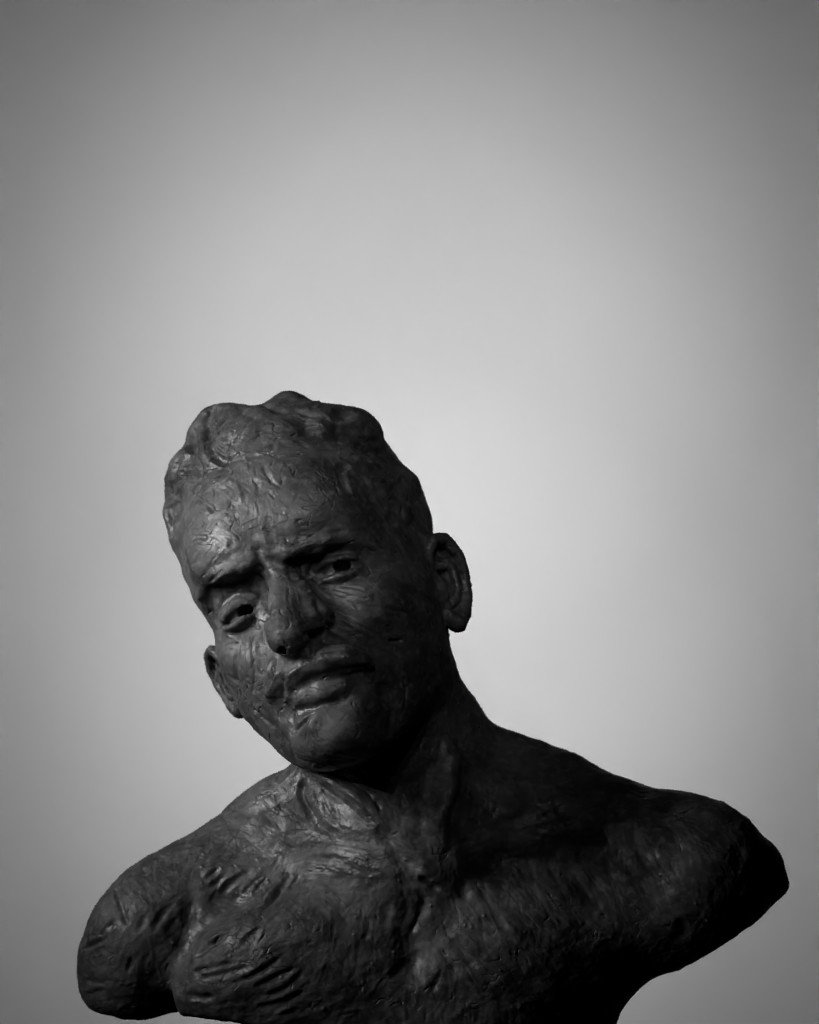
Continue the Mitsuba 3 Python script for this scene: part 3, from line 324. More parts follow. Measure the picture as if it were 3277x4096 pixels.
def surface(fn, lo, hi, h, block=8):
    """surface nets of fn = 0 on a grid of step h, evaluated only in blocks near the surface"""
    H = h * block
    nb = np.ceil((hi - lo) / H).astype(int)
    cg = np.stack(np.meshgrid(*[np.arange(n) for n in nb], indexing='ij'), -1).reshape(-1, 3)
    Fc = fn(lo + (cg + 0.5) * H)
    act = cg[np.abs(Fc) < H * 1.25]
    n = nb * block
    S = np.repeat(np.repeat(np.repeat(np.where(Fc < 0, -1.0, 1.0).astype(np.float32).reshape(nb), block, 0), block, 1), block, 2)
    off = np.stack(np.meshgrid(*[np.arange(block)] * 3, indexing='ij'), -1).reshape(-1, 3)
    for a in np.array_split(act, max(1, len(act) * block ** 3 // 3000000)):
        idx = (a[:, None] * block + off).reshape(-1, 3)
        S[idx[:, 0], idx[:, 1], idx[:, 2]] = fn(lo + idx * h)
    inside = S < 0
    cells = n - 1
    acc_key, acc_pos, quads = [], [], []
    stride = np.array([cells[1] * cells[2], cells[2], 1])
    for ax in range(3):
        sl0, sl1 = [slice(None)] * 3, [slice(None)] * 3
        sl0[ax], sl1[ax] = slice(0, -1), slice(1, None)
        e = np.argwhere(inside[tuple(sl0)] != inside[tuple(sl1)])
        b, c = (ax + 1) % 3, (ax + 2) % 3
        e = e[(e[:, b] > 0) & (e[:, c] > 0) & (e[:, b] < n[b] - 1) & (e[:, c] < n[c] - 1)]
        e1 = e.copy()
        e1[:, ax] += 1
        f0, f1 = S[tuple(e.T)], S[tuple(e1.T)]
        p = e.astype(float)
        p[:, ax] += f0 / (f0 - f1)
        q = []
        for db, dc in ((1, 1), (0, 1), (0, 0), (1, 0)):
            cell = e.copy()
            cell[:, b] -= db
            cell[:, c] -= dc
            key = cell @ stride
            q.append(key)
            acc_key.append(key)
            acc_pos.append(p)
        q = np.stack(q, 1)
        flip = f0 > 0
        q[flip] = q[flip][:, ::-1]
        quads.append(q)
    key, pos, quads = np.concatenate(acc_key), np.concatenate(acc_pos), np.concatenate(quads)
    uk, inv = np.unique(key, return_inverse=True)
    cnt = np.bincount(inv)
    V = lo + h * np.stack([np.bincount(inv, pos[:, k]) / cnt for k in range(3)], 1)
    Q = np.searchsorted(uk, quads)
    return V, np.vstack([Q[:, [0, 1, 2]], Q[:, [0, 2, 3]]])


# ------------------------------------------------------------------ the sculptor's strokes: (width, height, points), laid over the body
# -- strokes, tenths of a millimetre
STROKES = [
    (10, 0.4, [-999,-828,-186,-1017,-830,-215,-1034,-829,-245]),
    (2.2, -2.2, [-923,-840,-175,-911,-851,-203,-902,-860,-232,-895,-863,-262,-889,-861,-293,-886,-853,-323,-888,-839,-354,-895,-813,-385]),
    (2.0, 1.6, [-880,-828,-46,-877,-837,-77,-873,-845,-108,-867,-853,-138,-860,-861,-168,-850,-873,-198,-838,-883,-226]),
    (2.2, -2.2, [-857,-872,-262,-833,-878,-287,-806,-886,-305,-775,-894,-314,-741,-898,-319,-710,-894,-317,-682,-878,-303,-653,-889,-279]),
    (2.6, -1.4, [-723,-897,-319,-697,-896,-301,-671,-894,-285,-644,-894,-270,-617,-891,-257,-589,-887,-246,-560,-884,-235,-531,-877,-225,-501,-865,-219,-472,-834,-216,-441,-816,-213,-410,-811,-211,-380,-807,-210,-349,-799,-213,-319,-787,-219,-289,-770,-228,-261,-749,-238,-234,-727,-252,-208,-704,-269]),
    (1.0, -0.8, [-705,-915,-191,-674,-912,-182,-643,-909,-174,-612,-905,-166,-581,-899,-158,-549,-892,-150,-518,-886,-143,-487,-879,-136,-456,-862,-129,-424,-843,-123,-393,-827,-116]),
    (0.9, -0.6, [-676,-901,-165,-646,-898,-155,-616,-894,-146,-586,-888,-139,-555,-884,-132,-525,-879,-127,-494,-873,-122,-463,-860,-118,-432,-843,-115,-401,-829,-112,-370,-816,-111]),
    (0.9, -0.6, [-739,-921,-209,-710,-919,-197,-680,-915,-188,-650,-912,-180,-620,-909,-175,-589,-905,-172,-559,-901,-170,-528,-895,-169,-496,-888,-168]),
    (0.9, -1.3, [-1204,-706,-427,-1181,-734,-404,-1158,-762,-383,-1133,-786,-363,-1108,-800,-344]),
    (2.5, 1.6, [-1167,-746,-404,-1137,-782,-376,-1106,-801,-356,-1071,-819,-342,-1034,-839,-332]),
    (1.8, -1.8, [-1046,-821,-367,-1019,-808,-386,-990,-789,-390,-957,-792,-381,-928,-811,-365,-912,-834,-343,-902,-855,-308]),
    (5, -2.5, [-1231,-651,-482,-1224,-628,-512,-1217,-605,-543,-1209,-586,-573,-1199,-568,-603,-1190,-546,-632,-1179,-525,-662]),
    (6, 1.6, [-1299,-599,-165,-1274,-648,-190,-1256,-681,-217,-1251,-693,-246,-1250,-695,-276,-1250,-692,-307,-1250,-683,-340]),
    (1.2, -0.7, [-1313,-564,-141,-1280,-623,-151,-1248,-667,-152,-1216,-703,-146]),
    (3, 1.0, [-1360,-472,-189,-1344,-522,-218,-1329,-564,-247,-1315,-598,-276,-1301,-623,-305,-1288,-639,-335,-1276,-646,-364,-1264,-653,-393,-1251,-663,-423]),
    (4.5, -3.4, [-1209,-619,-530,-1185,-643,-508,-1160,-662,-488,-1133,-680,-470,-1106,-698,-455,-1078,-716,-441,-1049,-730,-428,-1019,-738,-419,-989,-742,-413,-959,-752,-408,-928,-770,-404,-895,-798,-403]),
    (4, -2.0, [-1226,-633,-506,-1222,-599,-546,-1218,-565,-586,-1215,-516,-627]),
    (4.5, -3.0, [-896,-780,-420,-858,-858,-396]),
    (4.0, -3.0, [-728,-914,-360,-701,-896,-340,-675,-855,-323,-647,-812,-307,-618,-803,-291,-588,-799,-276,-557,-795,-262]),
    (1.3, -1.4, [-1160,-601,-618,-1147,-627,-585,-1131,-641,-557,-1109,-652,-532,-1082,-661,-511,-1053,-671,-496,-1021,-683,-485,-989,-689,-485,-957,-692,-491,-925,-696,-504]),
    (1.3, 1.1, [-1135,-645,-672,-1122,-680,-641,-1106,-694,-613,-1088,-700,-587,-1067,-699,-563,-1043,-695,-545,-1014,-687,-531,-984,-681,-523,-953,-682,-526,-922,-688,-537]),
    (1.0, 0.7, [-1149,-618,-652,-1136,-656,-622,-1121,-671,-595,-1104,-676,-570,-1083,-677,-548,-1059,-675,-530,-1032,-675,-517,-1003,-677,-507]),
    (1.4, 1.0, [-1089,-686,-706,-1058,-715,-685,-1027,-728,-665,-998,-731,-645,-968,-724,-627,-935,-712,-614]),
    (1.2, -1.4, [-1107,-646,-724,-1073,-677,-733,-1040,-696,-734,-1007,-710,-723,-978,-718,-708,-951,-720,-686,-933,-719,-660,-923,-714,-628]),
    (1.5, -1.5, [-1140,-649,-630,-1136,-648,-665,-1136,-600,-701]),
    (2.0, -1.5, [-904,-718,-489,-908,-698,-528,-903,-700,-557,-868,-739,-579]),
    (1.3, -1.2, [-600,-779,-394,-594,-767,-363,-584,-765,-334,-571,-768,-309,-550,-775,-284,-524,-781,-267,-497,-787,-256,-467,-793,-248,-436,-796,-243,-405,-796,-242,-374,-792,-242,-343,-786,-243,-314,-776,-244,-289,-760,-256,-266,-742,-280]),
    (1.2, 1.0, [-566,-758,-367,-550,-767,-336,-530,-785,-312,-507,-801,-297,-477,-815,-288,-446,-820,-280,-416,-816,-270,-386,-805,-265,-356,-795,-265,-326,-781,-267,-295,-762,-272]),
    (2.0, 1.2, [-587,-865,-258,-533,-858,-237,-519,-813,-235,-548,-786,-266]),
    (1.4, 1.1, [-530,-782,-410,-498,-804,-402,-466,-820,-392,-435,-829,-382,-404,-824,-371,-374,-809,-359]),
    (1.1, -1.2, [-544,-786,-439,-513,-795,-438,-481,-809,-436,-450,-820,-434,-418,-826,-430,-388,-828,-424,-360,-825,-414,-332,-816,-400,-305,-801,-382]),
    (1.2, -1.5, [-295,-762,-273,-264,-742,-298]),
    (0.8, -1.0, [-630,-801,-307,-628,-795,-350,-621,-804,-382,-603,-789,-406,-565,-778,-422]),
    (0.8, -0.9, [-690,-880,-327,-656,-848,-344,-625,-800,-367,-596,-776,-394]),
    (0.9, -0.9, [-661,-935,-409,-633,-901,-397,-608,-790,-399,-581,-776,-410,-555,-783,-432]),
    (1.6, -1.2, [-727,-908,-351,-704,-928,-386,-673,-930,-398,-634,-910,-402]),
    (2.2, -1.6, [-865,-742,-572,-855,-758,-601,-838,-1095,-620,-842,-1110,-649,-854,-1084,-679]),
    (1.8, -1.8, [-553,-985,-514,-544,-1017,-545,-528,-1036,-573,-509,-1040,-599,-493,-1033,-628,-478,-1007,-658,-460,-960,-687,-487,-1001,-696]),
    (1.6, -1.8, [-626,-1169,-724,-597,-1136,-719,-569,-1018,-716,-539,-1007,-709,-509,-1015,-699,-481,-995,-688]),
    (3.5, 1.0, [-818,-958,-456,-804,-1000,-483,-793,-1040,-510,-784,-1075,-538,-777,-1112,-566,-772,-1149,-595,-767,-1169,-624,-762,-1179,-653,-758,-1187,-682]),
    (7, -1.2, [-721,-974,-428,-708,-1005,-459,-694,-1036,-489,-679,-1057,-518,-663,-1079,-547,-646,-1103,-575,-628,-1119,-603]),
    (3.0, 1.2, [-628,-1119,-603,-593,-1091,-603,-561,-1076,-604,-532,-1064,-613,-507,-1048,-639]),
    (2.6, -1.8, [-465,-973,-712,-435,-960,-717,-405,-956,-723,-376,-953,-730,-347,-949,-738,-318,-944,-748,-291,-936,-758,-263,-925,-769,-235,-911,-783,-208,-896,-799,-182,-880,-816,-158,-863,-834,-137,-847,-855,-117,-830,-878,-99,-813,-904,-83,-800,-931,-70,-789,-958,-58,-781,-986,-47,-775,-1015,-38,-771,-1045,-32,-768,-1075]),
    (4.5, 1.5, [-485,-806,-453,-454,-816,-458,-424,-825,-464,-393,-835,-470,-363,-845,-477,-333,-853,-484,-303,-860,-492,-273,-864,-501,-244,-864,-510,-215,-861,-520]),
    (4.5, 1.8, [-507,-1016,-571,-481,-989,-586,-457,-889,-602,-430,-889,-615,-403,-897,-628,-376,-907,-641,-349,-913,-654,-322,-917,-667,-295,-917,-680,-268,-913,-693,-241,-905,-706,-214,-893,-719]),
    (3.5, -1.3, [-498,-818,-501,-470,-829,-512,-441,-842,-523,-412,-854,-532,-382,-866,-540,-353,-876,-547,-323,-884,-553,-294,-889,-559,-264,-889,-564,-234,-884,-569,-204,-873,-573,-173,-858,-576]),
    (0.7, -0.6, [-464,-814,-466,-433,-826,-477,-402,-839,-487,-370,-851,-495,-339,-860,-501,-307,-866,-506,-274,-868,-510,-242,-865,-513]),
    (0.7, -0.7, [-428,-885,-609,-401,-895,-623,-375,-905,-637,-348,-912,-651,-321,-916,-665,-295,-917,-678,-268,-913,-692,-241,-905,-706,-214,-893,-719]),
    (0.8, -0.9, [-494,-1026,-605,-468,-984,-623,-442,-913,-642,-415,-914,-658,-388,-922,-673,-360,-928,-688,-332,-930,-703,-304,-929,-718,-276,-923,-732]),
    (0.7, -0.6, [-450,-818,-445,-416,-825,-446,-383,-829,-449,-350,-836,-453,-318,-841,-458,-287,-846,-466,-256,-851,-479]),
    (1.6, -0.9, [-1001,-711,-732,-1010,-710,-763,-1017,-715,-794,-1023,-719,-825,-1030,-719,-856,-1035,-715,-888,-1036,-707,-919,-1035,-693,-951,-1033,-674,-984,-1029,-650,-1016,-1023,-626,-1049]),
    (4.0, 1.4, [-958,-749,-801,-949,-763,-836,-946,-772,-872,-949,-773,-909,-957,-764,-946]),
    (5, 1.2, [-1102,-643,-853,-1088,-649,-909]),
    (2.5, -1.2, [-894,-779,-799,-887,-794,-829,-884,-806,-859,-882,-815,-888,-883,-820,-917,-887,-818,-947,-896,-808,-977,-907,-789,-1007]),
    (1.0, -1.0, [-871,-758,-696,-874,-766,-730,-869,-781,-761,-851,-805,-791]),
    (3.8, 4.4, [-792,-915,-870,-805,-910,-899,-816,-906,-928,-823,-902,-957,-827,-897,-987,-829,-885,-1019,-832,-867,-1050,-832,-848,-1082,-827,-836,-1113,-819,-829,-1143]),
    (2.2, -1.8, [-853,-852,-921,-857,-851,-952,-860,-847,-983,-863,-838,-1015,-866,-823,-1046,-868,-804,-1078,-870,-787,-1111]),
    (2.6, -4.0, [-740,-1016,-962,-760,-999,-989,-773,-981,-1018,-775,-968,-1048,-776,-951,-1080,-776,-930,-1112,-768,-919,-1139,-744,-917,-1162]),
    (1.6, 0.4, [-759,-975,-1073,-751,-995,-1041,-740,-1013,-1013,-726,-1027,-988,-705,-1042,-966,-680,-1059,-947,-656,-1077,-927,-633,-1090,-906,-609,-1102,-888,-584,-1112,-875,-555,-1124,-864,-526,-1136,-856,-497,-1142,-853,-467,-1140,-850,-437,-1138,-849,-408,-1135,-848,-379,-1132,-847,-350,-1122,-851,-322,-1102,-861,-294,-1077,-874]),
    (2.4, -1.2, [-728,-980,-1100,-709,-1001,-1073,-688,-1018,-1050,-665,-1032,-1030,-639,-1045,-1013,-611,-1055,-999,-582,-1067,-987,-553,-1078,-975,-524,-1088,-965,-494,-1099,-956,-465,-1100,-947,-436,-1098,-940,-406,-1092,-934,-376,-1081,-928]),
    (0.8, -0.7, [-987,-715,-725,-980,-726,-763,-981,-737,-799,-993,-741,-836]),
    (0.8, -0.6, [-923,-742,-738,-930,-751,-770,-935,-760,-801,-936,-768,-832,-934,-777,-863,-929,-784,-894,-924,-789,-926,-921,-788,-957,-923,-780,-989,-928,-763,-1021,-936,-739,-1054,-946,-706,-1087]),
    (0.8, -0.7, [-1121,-610,-827,-1094,-646,-803,-1064,-677,-793,-1029,-705,-788]),
    (1.4, -0.9, [-1133,-578,-877,-1131,-558,-917,-1123,-545,-950,-1109,-546,-977,-1093,-560,-995,-1068,-597,-1007,-1032,-650,-1013]),
    (1.4, 1.4, [-602,-1112,-787,-595,-1102,-818,-590,-1108,-848,-587,-1111,-879]),
    (2.0, -0.9, [-644,-1154,-799,-648,-1118,-834,-657,-1089,-865,-673,-1070,-894,-698,-1049,-919]),
    (1.6, -0.8, [-554,-1082,-795,-567,-1110,-828]),
    (1.0, 1.2, [-719,-1032,-978,-697,-1049,-953,-672,-1067,-930,-646,-1085,-909]),
    (1.3, -1.0, [-639,-1089,-902,-615,-1101,-882,-589,-1110,-865,-562,-1120,-852,-532,-1132,-841,-503,-1140,-836,-473,-1139,-835,-442,-1137,-833,-412,-1134,-833,-382,-1132,-832,-352,-1122,-835,-324,-1103,-844,-295,-1079,-856,-267,-1057,-871]),
    (1.0, 0.8, [-308,-1090,-859,-277,-1064,-876,-247,-1032,-893]),
    (1.5, -1.0, [-748,-1003,-1031,-748,-985,-1071,-748,-967,-1107,-722,-946,-1137]),
    (3, 0.8, [-677,-1059,-956,-664,-1054,-986,-650,-1042,-1015]),
    (1.2, -2.2, [-541,-1069,-1188,-564,-1069,-1215,-589,-1058,-1240,-616,-1032,-1266,-648,-984,-1286,-683,-940,-1300]),
    (2.6, -2.6, [-674,-976,-1166,-642,-1001,-1170,-610,-1022,-1171,-579,-1040,-1171,-549,-1052,-1165,-520,-1059,-1149,-491,-1068,-1134,-462,-1069,-1128,-431,-1069,-1123,-400,-1068,-1120,-368,-1066,-1119]),
    (3.0, -2.0, [-726,-923,-1165,-708,-933,-1194,-694,-938,-1223,-683,-943,-1255,-675,-949,-1288]),
    (1.8, -1.2, [-733,-849,-1356,-713,-868,-1381,-703,-857,-1413,-694,-834,-1445,-674,-855,-1461,-642,-911,-1471,-607,-962,-1478,-576,-989,-1483,-545,-998,-1489,-513,-995,-1494,-481,-986,-1498]),
    (4.2, -2.6, [-204,-937,-1041,-177,-909,-1059,-153,-882,-1080,-131,-865,-1102,-111,-853,-1126,-91,-840,-1154,-81,-834,-1182,-82,-839,-1213,-88,-848,-1243,-98,-864,-1269,-117,-899,-1292,-142,-950,-1311]),
    (13, 3.2, [-509,-1116,-1262,-478,-1129,-1274,-447,-1138,-1286,-416,-1141,-1299]),
    (12, -1.4, [-1179,-746,-164,-1142,-777,-178,-1106,-799,-192]),
    (6, 1.0, [-1265,-663,-199,-1263,-677,-235,-1260,-683,-270,-1258,-683,-305]),
    (5, 1.2, [-280,-1049,-1143,-238,-1024,-1149,-207,-999,-1160,-186,-984,-1183,-173,-985,-1224]),
    (2.5, 1.6, [-510,-1075,-1172,-532,-1082,-1202,-547,-1089,-1235,-556,-1093,-1271]),
    (5.5, 2.0, [-619,-1025,-1237,-639,-999,-1265,-653,-976,-1293,-659,-968,-1322,-658,-968,-1350,-654,-969,-1380,-644,-974,-1410]),
    (0.8, -1.1, [-26,-752,-984,-16,-746,-1018,-14,-747,-1052,-19,-757,-1086,-23,-764,-1120,-24,-767,-1155,-25,-765,-1190]),
    (0.8, -1.0, [91,-583,-972,100,-558,-1010,116,-502,-1044,140,-417,-1075]),
    (0.7, -1.0, [-127,-835,-766,-85,-798,-770,-42,-757,-773]),
    (0.8, -0.7, [-264,-1055,-1166,-246,-1023,-1137,-227,-992,-1108]),
    (1.2, -1.2, [-379,-1072,-1127,-369,-1052,-1098,-349,-1038,-1074]),
    (1.4, -1.0, [-204,-915,-965,-201,-921,-1004,-190,-915,-1023,-154,-874,-1032,-122,-843,-1044,-96,-824,-1066,-73,-809,-1094]),
    (2.2, 1.2, [-783,-969,-993,-792,-946,-1026,-798,-915,-1059,-801,-883,-1092,-801,-861,-1124,-793,-854,-1154,-781,-854,-1185,-772,-855,-1215,-765,-853,-1246,-759,-850,-1278,-753,-843,-1309,-749,-830,-1342]),
    (1.4, -1.1, [-944,-636,-1181,-917,-667,-1201,-891,-695,-1222,-865,-719,-1244,-836,-748,-1264,-808,-774,-1285,-791,-782,-1310,-785,-765,-1342,-784,-731,-1379]),
    (1.2, 0.8, [-876,-763,-1143,-895,-722,-1172,-916,-670,-1201,-938,-598,-1231]),
    (2.0, -1.0, [-34,-753,-910,-7,-728,-942,8,-715,-974,13,-713,-1005,4,-727,-1036,-19,-754,-1066]),
    (2.0, -1.0, [204,-297,-834,199,-311,-867,196,-313,-900,196,-308,-933,198,-291,-967,204,-259,-1002,213,-197,-1038]),
    (2.0, -1.0, [-8,-517,-307,4,-527,-336,17,-535,-365,30,-539,-394,43,-538,-423,57,-533,-452,72,-524,-480,86,-511,-509]),
    (2.0, -1.5, [15,-432,-285,36,-414,-310,56,-396,-336,75,-377,-362,93,-358,-389,110,-340,-416,128,-319,-444,146,-295,-472,163,-269,-501,179,-247,-530,191,-231,-560,199,-226,-591,207,-222,-622,213,-222,-653,217,-214,-686,220,-208,-720]),
    (0.8, -1.0, [-148,-841,-571,-113,-815,-580,-78,-784,-590,-43,-750,-599,-8,-710,-609]),
    (0.8, -1.2, [-125,-833,-769,-84,-798,-767,-43,-758,-766]),
    (2.5, 0.9, [-174,-489,59,-156,-478,32,-138,-464,4,-118,-448,-22,-98,-429,-48,-78,-409,-73,-56,-385,-98,-33,-357,-122,-10,-324,-146,14,-287,-169,40,-248,-191]),
    (1.8, -2.64, [-1237,-74,540,-1241,-116,505,-1238,-197,469,-1228,-307,433,-1217,-363,399,-1204,-395,368,-1182,-426,338,-1152,-456,321,-1117,-484,312,-1116,-506,280]),
    (4.0, 1.8, [-1282,-44,535,-1289,-70,502,-1290,-117,469,-1287,-173,437,-1278,-247,404,-1261,-320,372,-1243,-361,345,-1221,-394,323,-1193,-430,303,-1160,-468,287]),
    (2.2, -2.2, [-1340,0,525,-1345,-32,487,-1344,-78,448,-1339,-140,410,-1330,-195,371]),
    (1.2, -1.1, [-1108,-506,287,-1125,-517,258,-1145,-524,231,-1170,-525,208]),
    (2.4, -2.86, [-906,-38,669,-872,-125,654,-838,-205,640,-806,-254,631,-774,-269,624,-742,-268,621,-710,-261,619,-678,-262,614,-647,-269,605,-616,-279,594,-585,-287,584,-554,-292,576,-523,-294,569,-491,-293,562,-460,-287,556]),
    (4.0, -4.0, [-482,-271,583,-448,-245,595,-415,-213,604,-380,-173,611,-346,-118,617]),
    (4.0, 1.5, [-854,4,698,-823,35,717,-792,42,728,-761,42,731,-730,28,723,-699,1,706,-667,-20,692,-635,-56,679,-602,-121,666,-569,-168,655]),
    (4.0, 1.4, [-704,-309,592,-672,-305,586,-641,-304,578,-610,-306,570,-580,-310,561,-549,-314,552,-519,-316,541,-489,-316,530,-459,-313,518]),
    (5.0, -1.5, [-1086,-93,662,-1072,-142,629,-1062,-198,596,-1055,-301,562,-1054,-377,528,-1062,-417,496,-1073,-439,465,-1086,-449,438,-1104,-452,412,-1127,-447,389,-1153,-438,367]),
    (5.0, 1.2, [-956,-366,569,-965,-413,538,-975,-444,507,-986,-464,476,-998,-477,446,-1011,-487,416,-1024,-495,387]),
    (0.9, -0.99, [-1068,-466,419,-1047,-463,446,-1026,-455,472,-1005,-441,499,-985,-421,526,-965,-391,553,-946,-347,581]),
    (1.0, -0.88, [-1213,-120,522,-1205,-238,485,-1195,-336,452,-1186,-380,423,-1168,-414,398,-1142,-443,375,-1110,-469,356]),
    (1.2, -1.1, [-1119,-485,308,-1088,-500,316,-1057,-513,323,-1026,-524,329,-995,-535,335,-962,-546,339,-929,-558,343,-898,-568,348,-871,-572,355,-848,-564,372,-829,-541,398,-813,-511,429]),
    (2.0, -0.88, [-791,-524,418,-760,-526,418,-729,-525,418,-699,-521,418,-669,-515,418,-639,-513,412,-610,-516,401,-581,-520,387]),
    (1.0, -0.99, [-876,-636,280,-865,-667,247,-850,-696,218,-830,-724,192,-800,-753,165,-777,-768,154,-766,-757,171,-761,-723,216]),
    (1.2, 0.88, [-1050,-619,186,-1035,-653,152,-1022,-685,119,-1011,-713,84,-1002,-738,50]),
    (1.0, -0.66, [-943,-661,207,-922,-691,180,-911,-717,153,-907,-739,123,-905,-759,91]),
    (1.7, -2.42, [-361,-496,287,-400,-544,277,-417,-580,261,-412,-608,234,-402,-638,201,-393,-663,171,-383,-685,142,-373,-705,112]),
    (2.4, 1.32, [-380,-577,239,-375,-613,204,-365,-639,171,-352,-657,142,-332,-662,116,-306,-656,92]),
    (2.4, -1.98, [-348,-306,412,-315,-282,400,-281,-251,390,-247,-210,383,-213,-159,379,-178,-99,375,-143,-25,374]),
    (2.0, -1.98, [-287,-499,229,-255,-506,187]),
    (1.2, -1.32, [-224,-456,198,-193,-415,191,-162,-364,185,-130,-306,178]),
    (2.2, -1.76, [-208,57,559,-193,50,527,-177,54,496,-160,67,466,-142,99,437,-123,231,411]),
    (2.5, -1.32, [-469,-368,442,-437,-344,450,-406,-319,459,-375,-290,468,-343,-256,478,-312,-215,488]),
    (2.0, 1.32, [-46,-36,234,-73,-134,211,-98,-224,186,-120,-305,160,-139,-375,132,-157,-431,103,-171,-478,71]),
    (1.8, -1.76, [-45,-258,29,-45,-288,-8,-45,-318,-45]),
    (1.2, -0.99, [-1338,-352,104,-1296,-460,92,-1261,-527,76,-1231,-577,56,-1205,-621,29,-1183,-660,-2]),
    (2.5, 1.65, [-1486,-51,245,-1451,-99,260,-1418,-138,271,-1383,-173,275,-1348,-217,274,-1312,-282,271,-1275,-352,262]),
    (1.4, -1.32, [-1509,137,160,-1462,-51,168,-1426,-108,181,-1394,-155,197,-1363,-203,218,-1334,-249,242]),
    (1.4, -1.54, [-1486,-53,8,-1472,-92,-22,-1463,-123,-52,-1458,-146,-82,-1458,-160,-112,-1461,-164,-143,-1468,-147,-174]),
    (1.0, -0.88, [-1218,-595,50,-1173,-663,8]),
    (2.2, -2.2, [-1430,-88,341,-1437,-105,308,-1447,-104,275,-1459,-89,243,-1474,-61,212]),
    (1.0, -0.77, [-1302,-595,-170,-1259,-652,-149,-1212,-713,-159]),
    (2.5, -1.76, [-1209,2,665,-1227,-22,635,-1239,-33,603,-1246,-46,569,-1248,-70,534]),
    (3, 1.4, [-1176,-19,670,-1186,-53,633,-1195,-67,597,-1203,-84,560,-1207,-127,522]),
    (3, -1.6, [-1042,-118,651,-1020,-184,616,-991,-279,593,-957,-345,579,-920,-378,570,-886,-386,569,-852,-383,572,-818,-369,580]),
    (3, 1.5, [-998,-137,640,-962,-202,623,-926,-276,611,-891,-303,608,-856,-314,608,-820,-316,608]),
    (3, 1.2, [-900,-447,515,-869,-436,527,-838,-426,535,-806,-419,536,-775,-413,534,-743,-408,527,-711,-406,516]),
    (2, -1.32, [-678,-442,472,-645,-415,482,-611,-396,483,-577,-387,477,-542,-387,463]),
    (3, 1.2, [-628,-344,538,-595,-339,533,-564,-340,524,-534,-342,512,-507,-344,498,-482,-348,478,-459,-354,453]),
    (3.5, 1.6, [-365,-218,563,-333,-171,573,-302,-120,576,-273,-67,574,-245,-31,559,-218,-3,536]),
    (2, -1.76, [-417,-297,507,-382,-267,516,-348,-234,520,-314,-197,519,-281,-159,508,-249,-119,490]),
    (2, -1.76, [-312,-236,456,-279,-206,439,-246,-157,436,-211,-91,439,-175,2,450]),
    (3, 1.2, [-352,-393,347,-322,-388,332,-291,-373,321,-260,-342,314,-229,-297,310,-196,-243,308,-163,-179,307]),
    (3, -2.4, [-329,-489,271,-299,-468,266,-269,-440,262,-240,-402,262,-210,-347,264,-180,-280,269,-151,-206,276,-121,-127,287]),
    (3, -1.5, [-286,-573,155,-255,-546,143,-224,-510,136,-193,-466,135,-162,-412,138,-130,-344,145,-99,-260,157]),
    (3, 1.6, [-99,-260,157,-72,-224,134,-49,-195,109,-30,-175,82,-14,-163,52,-2,-158,21,8,-162,-13]),
    (2, -1.54, [8,-13,148,26,2,120,43,14,90,58,21,60,71,26,29,83,27,-3,94,24,-35]),
    (2.5, -1.32, [-254,-588,92,-231,-571,71,-209,-552,50,-188,-532,28,-168,-513,5,-149,-497,-20,-131,-483,-45,-114,-472,-71,-98,-464,-97]),
    (2.5, 1.1, [-172,-463,92,-152,-448,68,-134,-433,43,-117,-419,18,-101,-407,-8,-86,-396,-35,-71,-388,-62,-58,-382,-90,-45,-380,-119]),
    (2.5, 1.32, [-1390,-66,404,-1384,-122,370,-1388,-145,338,-1405,-142,308]),
    (1.2, -1.1, [-1300,-279,327,-1272,-343,293,-1263,-371,260,-1274,-375,229,-1307,-336,199]),
    (1.2, -1.1, [-1404,-152,265,-1384,-172,228,-1361,-208,204,-1332,-276,200,-1299,-352,201,-1264,-409,210,-1227,-444,230]),
    (1.4, -1.1, [-1493,54,105,-1451,-32,94,-1423,-79,77,-1408,-117,55,-1395,-187,24,-1386,-260,-13]),
    (2.5, 1.1, [-1452,-74,180,-1423,-98,156,-1392,-144,140,-1355,-264,136,-1316,-377,137,-1280,-445,145]),
    (2.5, 1.32, [-1519,123,73,-1508,29,41,-1500,-29,8,-1494,-63,-24,-1489,-89,-56,-1485,-109,-88,-1481,-124,-120]),
    (1.0, 0.88, [-1023,-510,355,-994,-538,331,-979,-566,304,-978,-590,273,-976,-617,238]),
    (2.2, -3.4, [-669,4,-1652,-668,-8,-1684,-668,-18,-1715,-668,-27,-1745,-661,-40,-1773,-646,-56,-1801,-629,-74,-1828,-616,-89,-1855,-601,-105,-1882,-587,-123,-1908,-572,-143,-1935,-557,-165,-1960]),
    (1.6, -1.8, [-585,-102,-1604,-574,-91,-1637,-559,-101,-1666,-541,-115,-1690,-517,-134,-1711,-490,-161,-1729,-461,-200,-1745,-433,-246,-1761,-407,-284,-1778,-380,-314,-1796,-353,-337,-1813,-327,-359,-1830]),
    (2.6, 2.0, [-613,-53,-1628,-580,-87,-1632,-548,-109,-1639,-517,-125,-1649,-488,-140,-1660,-459,-161,-1673,-432,-201,-1688,-405,-257,-1703,-379,-299,-1721,-355,-328,-1739,-332,-348,-1760,-309,-366,-1781,-287,-380,-1804,-267,-392,-1828]),
    (2.2, 1.4, [-613,-60,-1715,-600,-75,-1743,-585,-92,-1770,-570,-109,-1796,-553,-129,-1823,-536,-151,-1852,-518,-178,-1880,-498,-207,-1900,-475,-236,-1910,-448,-266,-1915,-417,-297,-1919,-383,-326,-1920,-347,-353,-1920]),
    (0.9, -0.8, [-531,-141,-1789,-517,-162,-1816,-501,-187,-1842,-483,-215,-1866,-464,-242,-1888,-442,-271,-1909,-419,-297,-1928,-394,-321,-1946]),
